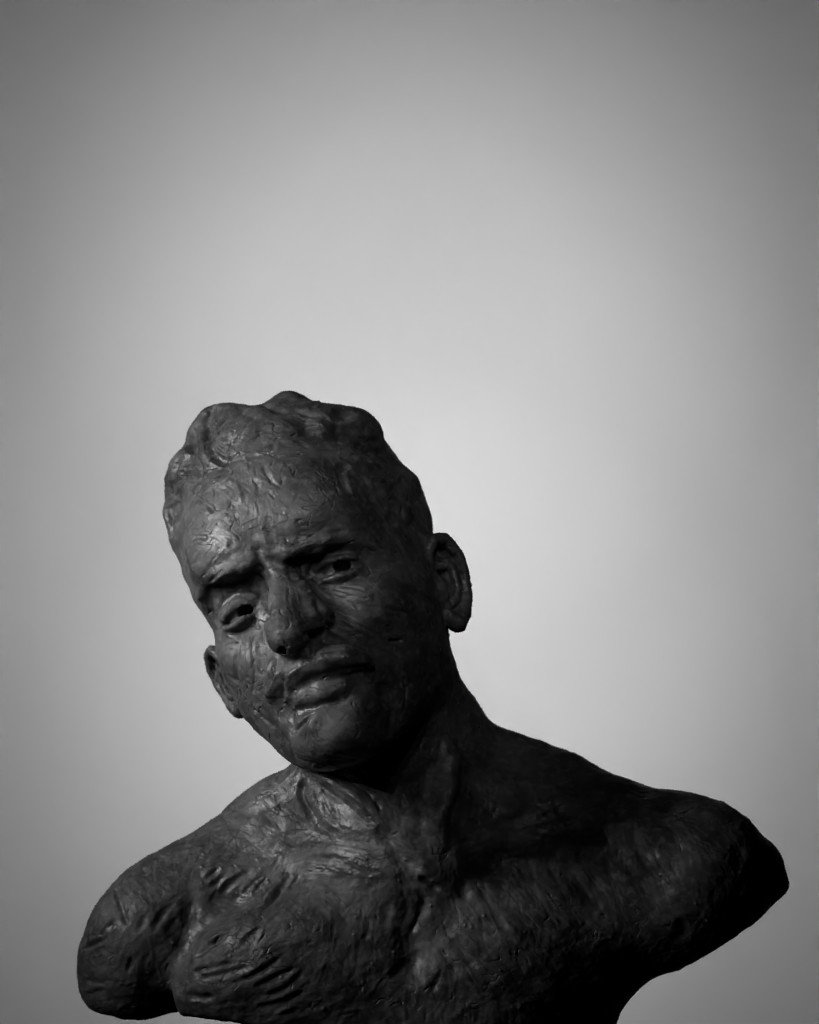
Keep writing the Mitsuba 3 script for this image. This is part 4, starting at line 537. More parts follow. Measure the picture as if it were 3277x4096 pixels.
    (3.0, 1.8, [-558,-104,-1631,-527,-120,-1638,-497,-134,-1648,-468,-150,-1658,-439,-179,-1669,-412,-227,-1679,-385,-280,-1690,-360,-316,-1704,-336,-340,-1721,-312,-358,-1740,-290,-375,-1761,-268,-387,-1782,-248,-399,-1804,-228,-409,-1826,-209,-418,-1849,-190,-426,-1873,-173,-434,-1897,-156,-442,-1922,-141,-449,-1948]),
    (2.0, -1.4, [-477,-140,-1615,-445,-159,-1622,-414,-196,-1630,-384,-259,-1638,-356,-308,-1648,-330,-336,-1661,-305,-356,-1675,-281,-371,-1691,-259,-385,-1710,-237,-395,-1731,-217,-405,-1754,-198,-414,-1779,-181,-421,-1805]),
    (1.2, -1.0, [-394,-276,-1711,-369,-313,-1731,-344,-339,-1753,-320,-358,-1776,-296,-375,-1799,-273,-389,-1823,-250,-401,-1847,-228,-413,-1872,-207,-424,-1897]),
    (4.0, -2.6, [-774,-68,-1996,-743,-78,-1998,-712,-90,-2000,-680,-104,-2003,-649,-119,-2005,-618,-138,-2006,-586,-160,-2008,-555,-187,-2009,-524,-217,-2010,-492,-248,-2010,-461,-277,-2012,-430,-305,-2013,-399,-330,-2015,-368,-353,-2016,-338,-373,-2017,-307,-392,-2018,-276,-408,-2019,-246,-423,-2019,-215,-435,-2020,-184,-446,-2020,-154,-455,-2020]),
    (7, 2.0, [-718,-150,-2135,-688,-158,-2125,-658,-168,-2115,-628,-180,-2106,-597,-196,-2097,-567,-216,-2090,-536,-239,-2085,-505,-263,-2079,-473,-287,-2074,-442,-310,-2070,-411,-333,-2066,-380,-354,-2063,-350,-373,-2061,-321,-392,-2062,-292,-409,-2069,-263,-424,-2079,-235,-439,-2092,-207,-452,-2106]),
    (3.5, -4.0, [-207,-426,-1924,-183,-437,-1944,-160,-446,-1965,-138,-454,-1987,-117,-462,-2010,-98,-469,-2035,-81,-476,-2062,-63,-483,-2087,-42,-489,-2108,-18,-493,-2126,9,-494,-2142,39,-494,-2156,70,-491,-2168]),
    (1.5, -1.2, [-582,-221,-2122,-550,-245,-2121,-519,-268,-2119,-487,-292,-2118,-456,-315,-2117,-424,-337,-2116,-393,-358,-2115]),
    (1.2, -0.8, [-486,-343,-2236,-450,-361,-2235,-415,-378,-2234,-379,-395,-2233]),
    (1.6, -1.0, [-804,18,-1802,-784,-3,-1830,-762,-21,-1856,-738,-37,-1878,-713,-52,-1895,-684,-68,-1910,-653,-86,-1922,-620,-108,-1931,-584,-134,-1936]),
    (3, -0.8, [-1081,174,-1855,-1045,122,-1871,-1009,80,-1888]),
    (3, -0.8, [-899,28,-1870,-857,2,-1888,-816,-20,-1906]),
    (1.4, -1.6, [70,-487,-2353,69,-485,-2384,65,-484,-2415,60,-483,-2444,53,-483,-2472,41,-484,-2499,24,-487,-2525,4,-490,-2550]),
    (1.2, -1.4, [57,-494,-2207,85,-491,-2227,113,-486,-2247,141,-480,-2268,169,-472,-2288]),
    (7, -3.0, [-48,-495,-2181,-32,-496,-2209,-17,-496,-2237,-4,-496,-2266,6,-494,-2296,14,-492,-2325,17,-490,-2355,17,-488,-2385,15,-487,-2416,12,-486,-2447,9,-485,-2478,6,-487,-2509,4,-489,-2540,4,-493,-2570,4,-498,-2600,4,-505,-2630,4,-512,-2660,4,-520,-2690,4,-527,-2720,4,-533,-2750,4,-539,-2780,4,-544,-2810,4,-549,-2840,4,-553,-2870]),
    (1.2, -0.8, [-259,-486,-2445,-249,-496,-2476,-246,-505,-2506,-247,-514,-2533,-261,-524,-2559,-285,-535,-2584]),
    (1.6, -1.3, [-1165,-150,-2349,-1143,-141,-2324,-1119,-134,-2301,-1093,-127,-2281,-1065,-122,-2263,-1036,-118,-2246,-1006,-116,-2232,-973,-115,-2219]),
    (2.0, 1.0, [-1184,-147,-2336,-1162,-138,-2311,-1137,-130,-2288,-1112,-122,-2268,-1084,-117,-2250,-1055,-112,-2234,-1025,-109,-2219,-992,-107,-2207]),
    (1.6, -1.3, [-1017,-171,-2354,-996,-162,-2331,-973,-156,-2309,-949,-151,-2288,-924,-148,-2268,-898,-145,-2250]),
    (2.0, 1.0, [-1037,-158,-2342,-1015,-150,-2319,-992,-145,-2297,-969,-140,-2276,-944,-136,-2256,-917,-134,-2237]),
    (1.6, -1.3, [-880,-432,-2411,-859,-398,-2391,-839,-357,-2370,-820,-315,-2350,-800,-280,-2328,-780,-254,-2305,-761,-235,-2280,-742,-219,-2255,-722,-207,-2230]),
    (2.0, 1.0, [-900,-398,-2402,-880,-355,-2382,-860,-310,-2362,-840,-273,-2341,-820,-247,-2318,-800,-227,-2294,-780,-212,-2269,-761,-199,-2244,-742,-189,-2218]),
    (1.6, -1.3, [-842,-377,-2378,-822,-332,-2356,-801,-293,-2334,-780,-264,-2311]),
    (2.0, 1.0, [-863,-331,-2370,-842,-288,-2348,-821,-257,-2325,-800,-235,-2300]),
    (1.6, -1.3, [-956,-204,-2357,-937,-188,-2332,-917,-175,-2307,-897,-164,-2281,-878,-155,-2255]),
    (2.0, 1.0, [-976,-181,-2346,-956,-169,-2321,-936,-159,-2295,-917,-150,-2269,-897,-142,-2243]),
    (1.6, -1.3, [-1254,-128,-2271,-1228,-115,-2246,-1201,-102,-2221,-1175,-89,-2195]),
    (2.0, 1.0, [-1273,-123,-2259,-1247,-109,-2233,-1221,-95,-2208,-1195,-81,-2182]),
    (1.6, -1.3, [-1226,-142,-2310,-1200,-132,-2289,-1174,-123,-2268,-1147,-114,-2246]),
    (2.0, 1.0, [-1245,-138,-2297,-1219,-128,-2276,-1193,-118,-2255,-1166,-108,-2233]),
    (1.6, -1.3, [-740,-289,-2308,-718,-266,-2284,-697,-248,-2259,-675,-236,-2234]),
    (2.0, 1.0, [-759,-259,-2298,-738,-241,-2273,-716,-226,-2248,-694,-215,-2222]),
    (9, 1.8, [-1281,-116,-2246,-1248,-112,-2240,-1216,-110,-2236,-1183,-109,-2234,-1151,-108,-2233,-1119,-109,-2233,-1085,-111,-2235,-1050,-115,-2241,-1017,-121,-2249,-985,-129,-2259,-959,-139,-2270,-935,-153,-2285,-913,-176,-2305,-893,-211,-2329,-874,-272,-2355,-856,-368,-2379]),
    (4.0, 1.4, [-1297,-124,-2258,-1293,-139,-2290,-1291,-152,-2321,-1289,-164,-2352,-1288,-173,-2383,-1288,-182,-2414,-1291,-191,-2446,-1295,-201,-2476,-1301,-213,-2507,-1307,-225,-2538,-1314,-240,-2568,-1320,-259,-2597,-1326,-286,-2625,-1332,-327,-2651,-1339,-372,-2676]),
    (4.5, -2.5, [-1345,-159,-2322,-1338,-171,-2352,-1334,-181,-2382,-1331,-190,-2413,-1330,-198,-2443,-1331,-206,-2473,-1336,-215,-2502,-1344,-225,-2532,-1353,-236,-2561,-1361,-247,-2590,-1366,-258,-2620,-1370,-274,-2649,-1372,-296,-2677,-1373,-332,-2704,-1374,-374,-2729,-1375,-406,-2757,-1377,-427,-2785,-1378,-440,-2814,-1380,-448,-2844,-1383,-450,-2875,-1385,-448,-2906,-1387,-441,-2938]),
    (6, 1.0, [-1263,-205,-2490,-1229,-216,-2502,-1193,-251,-2512]),
    (4, -2.0, [-1225,-158,-2362,-1197,-160,-2377,-1168,-164,-2390,-1138,-169,-2399,-1108,-176,-2400,-1077,-184,-2399,-1046,-197,-2398,-1014,-216,-2396,-981,-243,-2393]),
    (1.5, -1.1, [-1311,-506,-2785,-1280,-525,-2774,-1250,-542,-2765,-1220,-556,-2756,-1190,-567,-2748,-1160,-578,-2740,-1130,-586,-2733,-1099,-594,-2726,-1069,-600,-2720]),
    (1.8, 0.8, [-1320,-492,-2768,-1289,-514,-2757,-1259,-532,-2748,-1228,-547,-2739,-1198,-559,-2730,-1168,-570,-2723,-1138,-579,-2715,-1108,-587,-2709,-1078,-594,-2702]),
    (1.5, -1.1, [-1300,-471,-2697,-1274,-484,-2678,-1248,-493,-2659,-1223,-500,-2640,-1198,-504,-2622,-1174,-507,-2603,-1149,-508,-2585,-1125,-507,-2566,-1101,-504,-2548]),
    (1.8, 0.8, [-1309,-443,-2682,-1283,-459,-2662,-1258,-470,-2643,-1232,-478,-2624,-1207,-483,-2606,-1183,-485,-2587,-1158,-486,-2569,-1134,-484,-2551,-1110,-481,-2532]),
    (1.5, -1.1, [-1256,-547,-2805,-1223,-562,-2800,-1191,-575,-2794,-1159,-586,-2787,-1128,-595,-2780,-1097,-602,-2772,-1067,-608,-2764,-1036,-613,-2754,-1006,-617,-2743,-977,-619,-2731]),
    (1.8, 0.8, [-1264,-539,-2788,-1232,-556,-2783,-1199,-570,-2777,-1168,-581,-2770,-1136,-590,-2762,-1105,-598,-2755,-1075,-604,-2746,-1044,-609,-2736,-1015,-612,-2725,-985,-614,-2713]),
    (1.5, -1.1, [-1069,-613,-2836,-1037,-619,-2825,-1005,-623,-2813,-975,-627,-2800,-945,-629,-2786,-916,-630,-2771,-887,-630,-2755,-859,-629,-2738,-832,-627,-2719,-806,-624,-2699,-781,-619,-2678]),
    (1.8, 0.8, [-1077,-611,-2818,-1045,-617,-2807,-1013,-621,-2795,-982,-624,-2782,-953,-627,-2768,-923,-628,-2753,-895,-628,-2737,-867,-626,-2720,-840,-624,-2701,-814,-620,-2681,-789,-615,-2661]),
    (1.5, -1.1, [-937,-630,-2860,-910,-633,-2845,-883,-634,-2831,-855,-635,-2818,-828,-635,-2804,-800,-634,-2791,-773,-632,-2779,-745,-630,-2767,-717,-628,-2755,-689,-625,-2743]),
    (1.8, 0.8, [-945,-630,-2842,-918,-633,-2827,-891,-634,-2813,-863,-634,-2799,-836,-634,-2786,-808,-633,-2773,-781,-631,-2761,-753,-629,-2748,-725,-626,-2736,-697,-623,-2725]),
    (1.5, -1.1, [-859,-630,-2912,-828,-632,-2900,-798,-633,-2886,-770,-633,-2871,-743,-633,-2854,-718,-632,-2836,-693,-630,-2816,-671,-627,-2794,-650,-624,-2769]),
    (1.8, 0.8, [-866,-632,-2894,-836,-634,-2882,-806,-634,-2868,-778,-634,-2852,-751,-633,-2835,-725,-632,-2817,-701,-630,-2798,-679,-627,-2775,-658,-623,-2751]),
    (1.5, -1.1, [-912,-615,-2980,-879,-619,-2974,-847,-623,-2966,-816,-625,-2958,-785,-627,-2949,-755,-627,-2939,-724,-628,-2928,-695,-627,-2916,-665,-626,-2902,-637,-625,-2887]),
    (1.8, 0.8, [-919,-618,-2961,-887,-622,-2955,-855,-625,-2947,-824,-628,-2939,-793,-629,-2930,-762,-630,-2920,-732,-630,-2909,-702,-629,-2897,-673,-628,-2883,-644,-626,-2868]),
    (1.5, -1.1, [-781,-612,-3032,-751,-615,-3022,-722,-616,-3012,-692,-617,-3002,-663,-618,-2993]),
    (1.8, 0.8, [-789,-616,-3014,-759,-618,-3004,-730,-620,-2994,-700,-620,-2984,-671,-620,-2974]),
    (1.5, -1.1, [-1247,-469,-2631,-1216,-485,-2616,-1184,-498,-2601,-1153,-507,-2587]),
    (1.8, 0.8, [-1257,-437,-2617,-1225,-458,-2601,-1193,-474,-2586,-1162,-485,-2571]),
    (1.5, -1.1, [-1018,-573,-2605,-992,-569,-2583,-966,-562,-2561,-940,-554,-2539,-915,-545,-2517]),
    (1.8, 0.8, [-1027,-563,-2588,-1001,-557,-2566,-975,-550,-2544,-949,-541,-2522,-923,-530,-2500]),
    (1.6, -1.8, [-1352,-481,-2919,-1317,-506,-2931,-1282,-526,-2938,-1247,-545,-2937,-1211,-562,-2931,-1175,-577,-2920]),
    (1.4, -1.4, [-1824,-26,-2322,-1807,-91,-2348,-1792,-136,-2375,-1778,-171,-2403,-1765,-198,-2433,-1753,-220,-2463,-1742,-238,-2494,-1732,-253,-2525]),
    (1.2, -1.5, [-2022,0,-2709,-1986,-69,-2688,-1952,-120,-2668,-1921,-158,-2649,-1891,-185,-2630,-1863,-206,-2610]),
    (1.4, -1.2, [-1654,35,-2207,-1620,-58,-2252]),
    (1.6, -1.0, [-1892,-177,-2587,-1867,-191,-2558,-1843,-200,-2531]),
    (1.6, -1.0, [-1877,-197,-2718,-1870,-205,-2683,-1862,-210,-2650,-1853,-213,-2616,-1844,-214,-2584,-1834,-213,-2552,-1822,-210,-2521,-1809,-205,-2490]),
    (1.6, -1.0, [-1820,-237,-2660,-1811,-240,-2624,-1802,-240,-2588,-1793,-236,-2553]),
    (1.6, -1.0, [-1999,-27,-2887,-1962,-70,-2898,-1926,-107,-2901,-1891,-140,-2899,-1857,-169,-2887,-1823,-198,-2865]),
    (1.6, -1.0, [-1986,-20,-2982,-1946,-66,-2967,-1907,-107,-2952,-1868,-144,-2938]),
    (1.6, -1.0, [-1726,-247,-2818,-1712,-259,-2785,-1698,-269,-2753,-1684,-277,-2721]),
    (1.6, -1.0, [-1657,-280,-2575,-1644,-274,-2540,-1631,-265,-2505,-1619,-253,-2471]),
    (1.6, -1.0, [-1564,-280,-2575,-1554,-273,-2541,-1542,-263,-2511,-1526,-250,-2483,-1509,-237,-2458,-1489,-225,-2435,-1465,-214,-2415,-1436,-203,-2397]),
    (1.6, -1.0, [-1485,-267,-2576,-1464,-255,-2547,-1442,-243,-2517,-1421,-230,-2487]),
    (6.0, 6.0, [242,-200,-1374,246,-208,-1405,249,-218,-1436,251,-228,-1467,252,-239,-1498,253,-250,-1528,254,-261,-1559,254,-273,-1589,253,-284,-1620,251,-297,-1650,245,-311,-1679,237,-327,-1709,228,-342,-1738,217,-357,-1767,207,-371,-1796,198,-384,-1826,190,-396,-1855,185,-406,-1885,183,-414,-1915,184,-421,-1945,187,-427,-1975,193,-433,-2005,200,-438,-2036,208,-443,-2066]),
    (6, -5.0, [121,-339,-1504,121,-347,-1536,119,-356,-1569,117,-365,-1601,115,-374,-1632,111,-383,-1664,108,-391,-1696,104,-400,-1727,99,-409,-1759,92,-417,-1790,83,-426,-1821,75,-434,-1851]),
    (2.2, -1.6, [302,-121,-1394,302,-139,-1424,302,-155,-1454,301,-171,-1484,301,-188,-1513,301,-204,-1543,301,-219,-1572,301,-234,-1602,300,-248,-1631,298,-264,-1660,293,-279,-1689,286,-295,-1718,279,-311,-1747,271,-326,-1776,262,-340,-1805,254,-354,-1833,247,-366,-1862,242,-377,-1891,238,-388,-1920,237,-397,-1950,238,-405,-1979,241,-412,-2009,246,-419,-2038,252,-425,-2068]),
    (1.2, -1.0, [195,-259,-1401,190,-273,-1431,185,-286,-1461,181,-299,-1492,176,-312,-1522,171,-324,-1552,165,-336,-1582,160,-347,-1612,155,-358,-1642,149,-368,-1672,144,-379,-1702,138,-388,-1732,132,-398,-1762,126,-407,-1792,119,-416,-1822,113,-425,-1852]),
    (7, 2.6, [298,-402,-2070,328,-381,-2061,357,-360,-2052,387,-340,-2044,417,-322,-2035,447,-305,-2027,477,-292,-2019,507,-281,-2011,538,-273,-2004,568,-268,-1997,598,-266,-1990,629,-266,-1983,659,-266,-1977,690,-267,-1971,721,-267,-1965,751,-268,-1959,782,-268,-1954,813,-267,-1948,844,-267,-1942,874,-265,-1936,905,-264,-1929,936,-261,-1923,966,-259,-1917,997,-256,-1910,1028,-253,-1904,1058,-249,-1897,1089,-244,-1891,1120,-239,-1884,1151,-233,-1877,1181,-226,-1871,1212,-219,-1864,1243,-212,-1857,1274,-204,-1850,1305,-196,-1843,1336,-188,-1836,1367,-179,-1829,1397,-170,-1822,1429,-160,-1815,1460,-149,-1808,1491,-139,-1800,1522,-127,-1793,1553,-114,-1786,1584,-100,-1779]),
    (5, -2.4, [533,-260,-1928,565,-257,-1926,597,-256,-1923,629,-256,-1920,660,-256,-1915,692,-255,-1911,723,-255,-1905,755,-253,-1900,786,-252,-1894,817,-250,-1888,848,-247,-1881,879,-243,-1873,910,-238,-1864,940,-233,-1855,971,-226,-1845,1001,-218,-1835,1032,-210,-1824]),
    (2.0, -2.0, [298,-391,-2040,327,-368,-2021,358,-345,-2008,392,-324,-2000]),
    (4, 2.5, [267,-413,-2054,283,-415,-2092,298,-414,-2131]),
    (0.9, -1.0, [337,-401,-2193,369,-384,-2200,402,-368,-2205,434,-353,-2205,467,-341,-2204,499,-329,-2201,532,-318,-2194]),
    (2.0, -0.65, [703,-273,-2067,715,-275,-2102,726,-282,-2136,737,-295,-2169,748,-313,-2202]),
    (2.6, 0.35, [725,-274,-2054,737,-276,-2089,748,-281,-2123,759,-292,-2157,770,-308,-2191]),
    (2.0, -0.65, [935,-293,-2080,950,-298,-2108,966,-305,-2135,982,-312,-2162,998,-321,-2188,1014,-331,-2213,1031,-342,-2239,1049,-353,-2264,1066,-363,-2288,1085,-372,-2313,1103,-381,-2337,1122,-388,-2362,1142,-395,-2386,1162,-400,-2409]),
    (2.6, 0.35, [957,-293,-2068,972,-298,-2096,987,-304,-2123,1003,-311,-2149,1020,-319,-2176,1036,-329,-2201,1053,-339,-2227,1070,-349,-2252,1088,-359,-2276,1106,-368,-2301,1125,-377,-2325,1144,-384,-2350,1164,-391,-2374,1184,-396,-2398]),
    (2.0, -0.65, [857,-312,-2187,873,-326,-2215,890,-341,-2242,907,-356,-2268,925,-370,-2295,943,-383,-2321,962,-394,-2346,982,-403,-2372,1002,-411,-2398,1022,-418,-2423]),
    (2.6, 0.35, [879,-309,-2175,895,-321,-2203,912,-335,-2230,929,-349,-2257,947,-363,-2283,965,-375,-2309,984,-386,-2335,1003,-396,-2361,1023,-404,-2386,1044,-411,-2411]),
    (2.0, -0.65, [1181,-321,-2109,1193,-331,-2138,1206,-341,-2166,1220,-350,-2194,1235,-360,-2220,1251,-369,-2245,1268,-378,-2269,1287,-386,-2293,1307,-393,-2315,1329,-401,-2337,1352,-407,-2357,1377,-413,-2377]),
    (2.6, 0.35, [1203,-320,-2096,1215,-331,-2126,1227,-341,-2154,1241,-351,-2181,1257,-361,-2207,1273,-370,-2233,1290,-379,-2257,1308,-388,-2280,1328,-396,-2303,1350,-403,-2324,1374,-410,-2345,1398,-416,-2365]),
    (2.0, -0.65, [1275,-313,-2048,1287,-326,-2077,1301,-339,-2105,1316,-351,-2133,1332,-363,-2160,1349,-375,-2185,1367,-386,-2210,1385,-396,-2235,1405,-406,-2258,1427,-415,-2281,1450,-423,-2302,1473,-431,-2323,1498,-438,-2344]),
    (2.6, 0.35, [1297,-311,-2035,1309,-325,-2065,1323,-338,-2093,1338,-351,-2120,1354,-364,-2147,1371,-376,-2173,1388,-388,-2198,1407,-398,-2222,1427,-409,-2245,1448,-418,-2268,1471,-427,-2290,1495,-435,-2311,1520,-442,-2331]),
    (2.0, -0.65, [1369,-297,-1987,1378,-315,-2017,1389,-332,-2046,1402,-348,-2074,1416,-363,-2101,1431,-377,-2127,1447,-390,-2152,1464,-402,-2175,1483,-413,-2197,1504,-424,-2219,1527,-435,-2239,1551,-444,-2259,1577,-453,-2278,1604,-461,-2295]),
    (2.6, 0.35, [1391,-294,-1975,1400,-313,-2005,1411,-331,-2034,1423,-348,-2062,1437,-363,-2089,1452,-378,-2115,1468,-392,-2139,1485,-404,-2162,1504,-416,-2185,1525,-427,-2206,1548,-438,-2227,1573,-448,-2246,1598,-457,-2265,1626,-465,-2282]),
    (2.0, -0.65, [731,-364,-2274,748,-382,-2299,765,-397,-2323,784,-411,-2346,803,-422,-2368,822,-432,-2390,843,-439,-2412,864,-445,-2433,887,-450,-2453,910,-452,-2473,934,-454,-2492,959,-454,-2511]),
    (2.6, 0.35, [753,-355,-2263,770,-373,-2287,787,-388,-2311,805,-402,-2334,825,-414,-2357,844,-423,-2379,865,-431,-2400,886,-437,-2421,909,-442,-2442,932,-445,-2462,956,-446,-2481,981,-447,-2500]),
    (2.0, -0.65, [437,-386,-2272,449,-402,-2301,462,-419,-2330,476,-436,-2358,491,-453,-2385,506,-469,-2412,523,-482,-2438,539,-494,-2464,558,-505,-2490,577,-513,-2515,597,-520,-2540,619,-525,-2564]),
    (2.6, 0.35, [459,-374,-2261,471,-391,-2290,484,-410,-2318,498,-428,-2346,513,-446,-2373,528,-462,-2400,544,-476,-2426,561,-488,-2452,579,-499,-2478,599,-507,-2503,619,-514,-2528,640,-519,-2553]),
    (2.0, -0.65, [1088,-325,-2170,1107,-335,-2200,1125,-345,-2230,1142,-356,-2260,1160,-367,-2290,1178,-377,-2319]),
    (2.6, 0.35, [1110,-324,-2158,1128,-334,-2188,1146,-344,-2218,1164,-355,-2248,1182,-365,-2277,1200,-375,-2307]),
    (14, 3.0, [1430,-308,-1986,1462,-317,-1988,1493,-327,-1993,1523,-339,-2000,1550,-352,-2007,1576,-365,-2016,1603,-380,-2029,1631,-396,-2045,1657,-413,-2064,1681,-428,-2086,1702,-441,-2109,1718,-452,-2133,1728,-460,-2157,1734,-467,-2183,1740,-472,-2210,1745,-477,-2239,1750,-480,-2269,1753,-481,-2301,1756,-480,-2335,1757,-477,-2370]),
    (2.2, -1.5, [1621,-450,-2465,1649,-445,-2495,1664,-438,-2523,1668,-428,-2548,1658,-418,-2571,1633,-406,-2592,1594,-394,-2611]),
    (1.5, -1.4, [51,-484,-2462,80,-482,-2437,96,-481,-2412,96,-482,-2384,87,-485,-2354,67,-489,-2323]),
    (1.2, -1.2, [67,-493,-2215,97,-489,-2235,128,-483,-2254,159,-475,-2274,190,-467,-2294]),
    (2.0, 1.5, [1116,-386,-2866,1148,-377,-2848,1179,-368,-2830]),
    (2.2, -1.2, [-163,-501,-2521,-154,-493,-2491,-145,-488,-2461,-136,-484,-2431,-127,-482,-2400,-118,-483,-2370]),
    (2.2, -1.2, [189,-518,-2642,207,-528,-2669,225,-537,-2695,243,-545,-2723,261,-551,-2750,278,-556,-2777,296,-561,-2805]),
    (2.2, -1.2, [251,-511,-2581,273,-522,-2606,294,-532,-2631,316,-541,-2656,338,-548,-2682,360,-554,-2707,381,-559,-2733,403,-563,-2759]),
    (2.2, -1.2, [5,-541,-2792,15,-535,-2762,24,-529,-2732,33,-522,-2702,42,-514,-2673,51,-507,-2643]),
    (2.2, -1.2, [298,-424,-2222,307,-422,-2253,316,-423,-2284,326,-428,-2314,335,-436,-2344,344,-446,-2374]),
    (2.2, -1.2, [-117,-558,-2820,-96,-552,-2797,-74,-545,-2773,-53,-538,-2750,-31,-531,-2726,-10,-523,-2702]),
    (2.2, -1.2, [128,-560,-2897,143,-558,-2870,158,-556,-2844,174,-553,-2817,189,-551,-2791]),
]
# -- end of strokes


def normals(V, F):
    fn = np.cross(V[F[:, 1]] - V[F[:, 0]], V[F[:, 2]] - V[F[:, 0]])
    N = np.stack([sum(np.bincount(F[:, k], fn[:, c], len(V)) for k in range(3)) for c in range(3)], 1)
    return N / (np.linalg.norm(N, axis=1, keepdims=True) + 1e-12)


def refine(V, F, pick):
    """splits the picked triangles into four and their neighbours to match"""
    E = np.sort(F[:, [0, 1, 1, 2, 2, 0]].reshape(-1, 3, 2), axis=2)
    key = E[..., 0].astype(np.int64) * len(V) + E[..., 1]
    marked = np.unique(key[pick])
    mid = len(V) + np.arange(len(marked))
    V2 = np.vstack([V, (V[marked // len(V)] + V[marked % len(V)]) / 2])
    pos = np.minimum(np.searchsorted(marked, key), len(marked) - 1)
    on = marked[pos] == key
    m = mid[pos]
    n = on.sum(1)
    out = [F[n == 0]]
    f, e = F[n == 3], m[n == 3]
    out += [np.stack(q, 1) for q in ((f[:, 0], e[:, 0], e[:, 2]), (e[:, 0], f[:, 1], e[:, 1]), (e[:, 2], e[:, 1], f[:, 2]), (e[:, 0], e[:, 1], e[:, 2]))]
    for k in range(3):
        a, b, c = k, (k + 1) % 3, (k + 2) % 3
        w = (n == 1) & on[:, a]
        out += [np.stack((F[w, a], m[w, a], F[w, c]), 1), np.stack((m[w, a], F[w, b], F[w, c]), 1)]
        w = (n == 2) & ~on[:, a]                       # edges b and c are split, both meet at corner c
        out += [np.stack((F[w, c], m[w, c], m[w, b]), 1), np.stack((F[w, a], F[w, b], m[w, b]), 1), np.stack((F[w, a], m[w, b], m[w, c]), 1)]
    return V2, np.vstack(out)


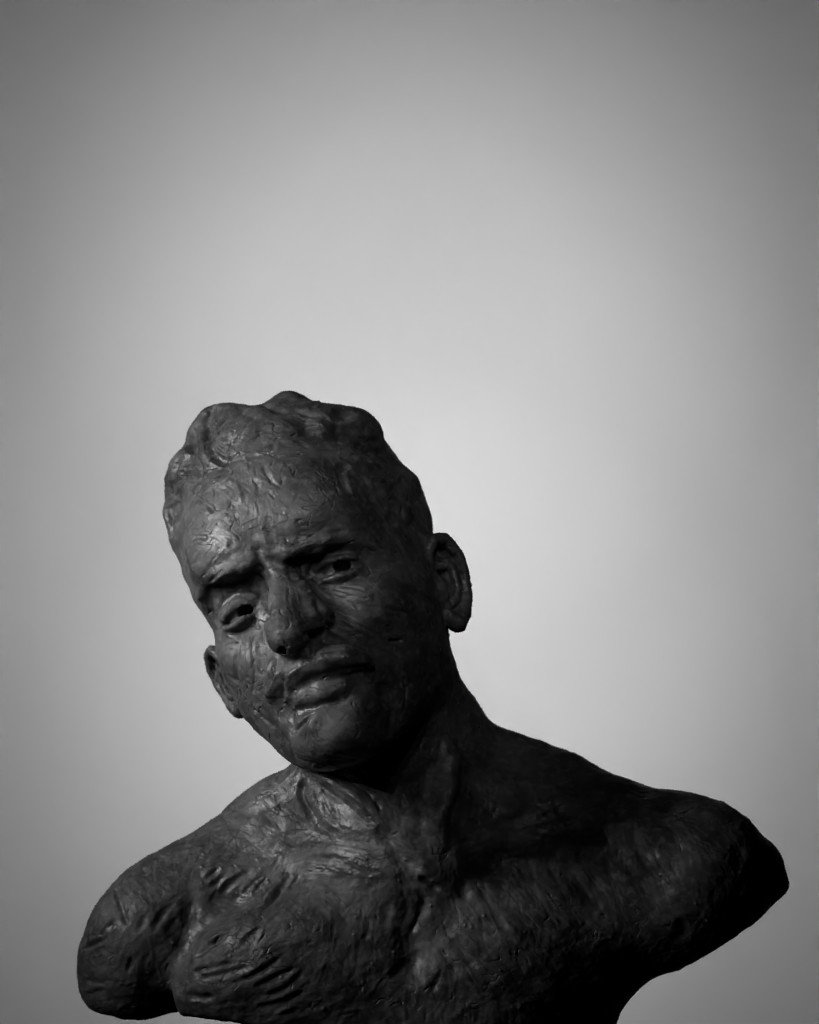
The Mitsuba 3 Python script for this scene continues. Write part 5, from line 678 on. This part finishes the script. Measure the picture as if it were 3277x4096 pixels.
def sculpt(V, F):
    rng = np.random.default_rng(7)
    N = normals(V, F)
    tree = cKDTree(V)
    h = np.zeros(len(V))
    way_p, way_d = [], []
    for w, amp, pts in STROKES:
        p = np.array(pts, float).reshape(-1, 3) / 10
        way_p.append((p[1:] + p[:-1]) / 2)
        way_d.append(p[1:] - p[:-1])
        rad = 2.6 * w
        j = np.unique(np.concatenate(tree.query_ball_point(p, rad + 2.0)).astype(int))
        d, t = line_dist(V[j], p)
        wob = 0.75 + 0.5 * meshkit.noise(V[j] / (2.5 + w), 3)
        size = np.linalg.norm(np.diff(p, axis=0), axis=1).sum()
        taper = np.clip(np.minimum(t, 1 - t) * size / (2.2 * w), 0, 1) ** 0.7 if size > 5 * w else np.ones(len(j))
        h[j] += amp * (0.1 + 0.9 * taper) * wob * np.exp(-0.5 * (d / (w * (0.5 + 0.5 * taper))) ** 2)
    V = V + N * h[:, None]
    L = to_head(V)
    in_head = np.clip((L[:, 2] + 85) / 10, 0, 1) * (np.linalg.norm(L - HC, axis=1) < 150)
    calm = np.ones(len(V))                                  # quieter tooling on the eyes and lips
    for c, r in ((EYES['R'], 17), (EYES['L'], 17), ((4, -105, -35), 20)):
        calm *= 1 - 0.7 * np.exp(-0.5 * (np.linalg.norm(L - np.array(c), axis=1) / r) ** 2 * 2)
    # lumps under the thumb
    h = (meshkit.fbm(V / 21, 2, 1) - 0.5) * (3.0 - 1.4 * in_head) + (meshkit.fbm(V / 8, 2, 2) - 0.5) * (1.2 - 0.5 * in_head)
    hl = np.interp(L[:, 0], [-75, -60, -45, -20, 0, 20, 40, 52, 64, 80], [40, 70, 94, 98, 98, 100, 98, 84, 50, 20])
    hairy = np.clip((L[:, 2] - hl + 12) / 20, 0, 1) * in_head
    h += hairy * ((meshkit.fbm(V / 19 + 9, 2, 11) - 0.5) * 3.0 + np.abs(meshkit.noise(V / 18.0, 12) - 0.5) * 4.6 - 1.0)
    h *= calm
    N = normals(V, F)
    V = V + N * h[:, None]
    # smears: laps of clay dragged along the way of the nearby strokes
    N = normals(V, F)
    tree = cKDTree(V)
    way_p, way_d = np.concatenate(way_p), np.concatenate(way_d)
    way_d /= np.linalg.norm(way_d, axis=1, keepdims=True) + 1e-9
    way = cKDTree(way_p)
    front = np.nonzero(N[:, 1] < 0.45)[0]
    cen = rng.choice(front, 5200)
    dist, near = way.query(V[cen], 3)
    h = np.zeros(len(V))
    table = rng.random(512)
    balls = tree.query_ball_point(V[cen], 17)
    for q, c in enumerate(cen):
        n = N[c]
        t = way_d[near[q, rng.integers(3)]] + rng.normal(0, 0.25 + 0.03 * min(dist[q, 0], 20), 3)
        t = t - n * (t @ n)
        t /= np.linalg.norm(t) + 1e-9
        b = np.cross(n, t)
        ln, wd = rng.uniform(5, 16), rng.uniform(1.8, 5.5) * (0.7 + 0.3 * in_head[c])
        j = np.array(balls[q])
        D = V[j] - V[c]
        u, v = (D @ t) / ln, (D @ b) / wd
        u = u + 0.25 * np.sin(v * 2 + q)
        ok = (np.abs(u) < 1) & (np.abs(v) < 1)
        j, u, v = j[ok], u[ok], v[ok]
        edge = np.clip((1 - np.abs(v)) * wd / 0.8, 0, 1) * np.clip((1 - u) * ln / 1.2, 0, 1) * np.clip((1 + u) * 0.9, 0, 1)
        s = (v * wd / 0.9 + 200 + q * 0.37) % 500
        k = s.astype(int)
        streak = table[k] * (1 - s + k) + table[k + 1] * (s - k) - 0.5
        h[j] += edge * (rng.uniform(-0.24, 0.34) * (0.55 + 0.45 * v) + (0.26 - 0.06 * in_head[c]) * streak)
    V = V + N * (h * calm * (0.85 - 0.3 * in_head + 0.1 * hairy))[:, None]
    # a finer skin where the camera can see it
    V, F = refine(V, F, np.all(V[F][:, :, 1] < 35, axis=1) & (normals_face(V, F)[:, 1] < 0.35))
    N = normals(V, F)
    tree = cKDTree(V)
    h = (meshkit.fbm(V / 2.6, 3, 5) - 0.5) * 0.22
    front = np.nonzero(N[:, 1] < 0.2)[0]
    L = to_head(V)
    calm2 = np.ones(len(V))
    for c, r in ((EYES['R'], 14), (EYES['L'], 14), ((4, -105, -35), 16)):
        calm2 *= 1 - 0.6 * np.exp(-(np.linalg.norm(L - np.array(c), axis=1) / r) ** 2)
    on_head = (np.linalg.norm(L - HC, axis=1) < 135) & (L[:, 2] > -95)
    for c in rng.choice(front, 1300):                       # cracks and nicks
        if not on_head[c] and rng.random() < 0.8:
            continue
        n = N[c]
        t = way_d[way.query(V[c])[1]] + rng.normal(0, 0.5, 3)
        t = unit(t - n * (t @ n))
        p = [V[c]]
        for _ in range(rng.integers(3, 7)):
            t = unit(t + rng.normal(0, 0.35, 3) * 1.0)
            p.append(p[-1] + (t - n * (t @ n)) * rng.uniform(0.8, 2.0))
        p = np.array(p)
        p = V[tree.query(p)[1]]
        j = np.unique(np.concatenate(tree.query_ball_point(p, 1.6)).astype(int))
        d, a = line_dist(V[j], p)
        h[j] -= rng.uniform(0.3, 0.9) * np.exp(-0.5 * (d / rng.uniform(0.24, 0.40)) ** 2) * (0.3 + 0.7 * np.sin(np.pi * np.clip(a, 0, 1)))
    cen = rng.choice(front, 8000)                          # fine tool marks and crumbs
    dist, near = way.query(V[cen], 3)
    balls = tree.query_ball_point(V[cen], np.where(on_head[cen], 7.5, 15.0))
    for q, c in enumerate(cen):
        n = N[c]
        t = way_d[near[q, rng.integers(3)]] + rng.normal(0, 0.16 + 0.02 * min(dist[q, 0], 20), 3)
        t = t - n * (t @ n)
        t /= np.linalg.norm(t) + 1e-9
        j = np.array(balls[q])
        D = V[j] - V[c]
        if q % 14 == 0:                                     # a crumb
            h[j] += rng.uniform(0.2, 0.7) * np.exp(-0.5 * (D * D).sum(1) / rng.uniform(0.4, 0.9) ** 2)
            continue
        u = D @ t
        v = D @ np.cross(n, t) - rng.normal(0, 0.03 if on_head[c] else 0.012) * u * u
        ln, wd = (rng.uniform(2.5, 7.0), rng.uniform(0.35, 0.8)) if on_head[c] else (rng.uniform(6.0, 14.0), rng.uniform(0.5, 1.1))
        g = np.clip(1 - (u / ln) ** 2, 0, 1) * np.exp(-0.5 * (v / wd) ** 2)
        h[j] += calm2[c] * rng.choice([-1, -1, 1]) * rng.uniform(0.06, 0.26) * (1.0 if on_head[c] else 0.7) * g
    return V + N * h[:, None], F


def normals_face(V, F):
    n = np.cross(V[F[:, 1]] - V[F[:, 0]], V[F[:, 2]] - V[F[:, 0]])
    return n / (np.linalg.norm(n, axis=1, keepdims=True) + 1e-12)


def line_dist(P, pts):
    seg = np.linalg.norm(np.diff(pts, axis=0), axis=1)
    acc = np.concatenate([[0], np.cumsum(seg)])
    best, along = np.full(len(P), 1e9), np.zeros(len(P))
    for k in range(len(seg)):
        ab = pts[k + 1] - pts[k]
        t = np.clip((P - pts[k]) @ ab / max(ab @ ab, 1e-9), 0, 1)
        d = np.linalg.norm(P - pts[k] - t[:, None] * ab, axis=1)
        m = d < best
        best[m], along[m] = d[m], acc[k] + t[m] * seg[k]
    return best, along / max(acc[-1], 1e-9)


# ==== BUILD
STEP = 1.15
V, FACES = sculpt(*surface(clay, LO, HI, STEP))
NORM = normals(V, FACES)
mm = 1000.0


def clay_tone(p, n, uv):
    a = mikit.fbm(p.x * 60, p.y * 60, p.z * 60, 4)
    b = mikit.noise(p.x * 1400, p.y * 1400, p.z * 1400)
    c = mikit.fbm(p.x * 260 + 5, p.y * 260, p.z * 260, 3)
    return 0.011 + 0.016 * mikit.smoothstep(0.35, 0.7, a) + 0.014 * mikit.smoothstep(0.52, 0.72, c) + 0.006 * b


def clay_gloss(p, n, uv):
    return 0.44 + 0.28 * mikit.smoothstep(0.3, 0.7, mikit.fbm(p.x * 110 + 3, p.y * 110, p.z * 110, 4))


def clay_grain(p, n, uv):
    """fine grain, and a net of hairline cracks where the clay has dried"""
    w = 0.006 * mikit.noise(p.x * 150, p.y * 150, p.z * 150)
    line = mikit.fbm((p.x + w) * 95, (p.y - w) * 95, (p.z + w) * 95, 2) - 0.5
    crack = 1 - mikit.smoothstep(0.0, 0.016, dr.abs(line))
    where = mikit.smoothstep(0.55, 0.66, mikit.noise(p.x * 48 + 7, p.y * 48, p.z * 48))
    return mikit.fbm(p.x * 1100, p.y * 1100, p.z * 1100, 2) - 4.0 * crack * where


scene['dark_clay'] = {'type': 'twosided', 'bsdf': {'type': 'bumpmap', 'scale': 0.0001, 'arbitrary': mikit.proc(clay_grain, 1.5e-4),
                      'bsdf': {'type': 'principled', 'base_color': mikit.proc(clay_tone), 'roughness': mikit.proc(clay_gloss), 'specular': 0.38}}}


def part_of(V):
    """which part of the bust each triangle centre belongs to"""
    L = to_head(V)
    k = np.full(len(V), 'torso', dtype=object)
    neck = (V[:, 2] > -207 + 0.85 * np.abs(V[:, 0] + 3)) & (np.hypot(V[:, 0] + 8, V[:, 1] - 10) < 78)
    k[neck] = 'neck'
    head = (head_base(L) < 18) & (head_base(L) > -16) & (L[:, 2] > -92) & ~((L[:, 1] > -40) & (L[:, 2] < -45 - 0.35 * (L[:, 1] + 40)) & (np.abs(L[:, 0]) < 50))
    head |= (L[:, 2] > -30) | ((L[:, 1] < -62) & (L[:, 2] > -88))
    head &= ~((L[:, 1] > -32) & (L[:, 2] < -68))
    line = np.interp(L[:, 0], [-75, -60, -45, -20, 0, 20, 40, 52, 64, 80], [40, 70, 94, 98, 98, 100, 98, 84, 50, 20])
    k[head & (L[:, 2] > -95)] = 'head'
    hair = head & ((L[:, 2] > line) | ((L[:, 1] > 22) & (L[:, 2] > -20 - 0.3 * (L[:, 1] - 22)) & (np.abs(L[:, 0]) < 84)))
    k[hair] = 'hair'
    for s, name in ((1, 'ear'), (-1, 'ear_001')):
        k[ear_zone(L, s)] = name
    for side, name in (('R', 'eye_001'), ('L', 'eye')):
        q = L - np.array(EYES[side])
        flat = lambda v: v[:, [0, 2]] / np.maximum(-v[:, 1:2], 2.0) * 12
        i = np.nonzero((np.linalg.norm(q, axis=1) < 15) & (q[:, 1] < 0))[0]
        k[i[(poly_dist(flat(q[i]), flat(np.array(ALMOND[side]))) < 0.2) & (np.linalg.norm(q[i], axis=1) < 13.4)]] = name
    i = np.nonzero((L[:, 1] < -82) & (np.abs(L[:, 0]) < 40) & (L[:, 2] > -60) & (L[:, 2] < 40))[0]
    pts = L[i][:, [0, 2]]
    nose = np.array([(-7, 34), (8, 34), (9, 18), (17, 6), (23, -2), (22, -12), (10, -18), (-4, -20), (-15, -14), (-16, -2), (-8, 12)], float)
    lips = np.array([(-27, -43), (-20, -32), (-8, -24), (4, -22.5), (16, -24), (27, -31), (36, -39), (26, -46), (10, -52), (-4, -52), (-18, -49)], float)
    k[i[poly_dist(pts, nose) < 0]] = 'nose'
    k[i[poly_dist(pts, lips) < 0]] = 'mouth'
    return k


def ear_zone(L, s):
    F0 = np.full(len(L), 60.0)
    i = np.nonzero((L[:, 0] * s > 58) & (np.abs(L[:, 2]) < 50) & (L[:, 1] > -25) & (L[:, 1] < 45))[0]
    out = np.zeros(len(L), bool)
    out[i] = (ear_field(L[i], F0[i].copy()) < 1.6) & (head_base(L[i]) > 0.5)
    return out


PART = part_of(V[FACES].mean(1))
NAMES = {'torso': 'bust__torso', 'neck': 'bust__neck', 'head': 'bust__head', **{k: f'bust__head__{k}' for k in ('hair', 'ear', 'ear_001', 'eye', 'eye_001', 'nose', 'mouth')}}
for k, name in NAMES.items():
    f = FACES[PART == k]
    if not len(f):
        continue
    used, inv = np.unique(f, return_inverse=True)
    path = meshkit.write_ply((V[used] / mm, inv.reshape(-1, 3)), False, normals=NORM[used])
    scene[name] = {'type': 'ply', 'filename': path, 'face_normals': False, 'bsdf': {'type': 'ref', 'id': 'dark_clay'}}
labels['bust'] = {'label': 'dark grey modelled clay bust of a frowning man with a tilted head and no arms', 'category': 'bust'}
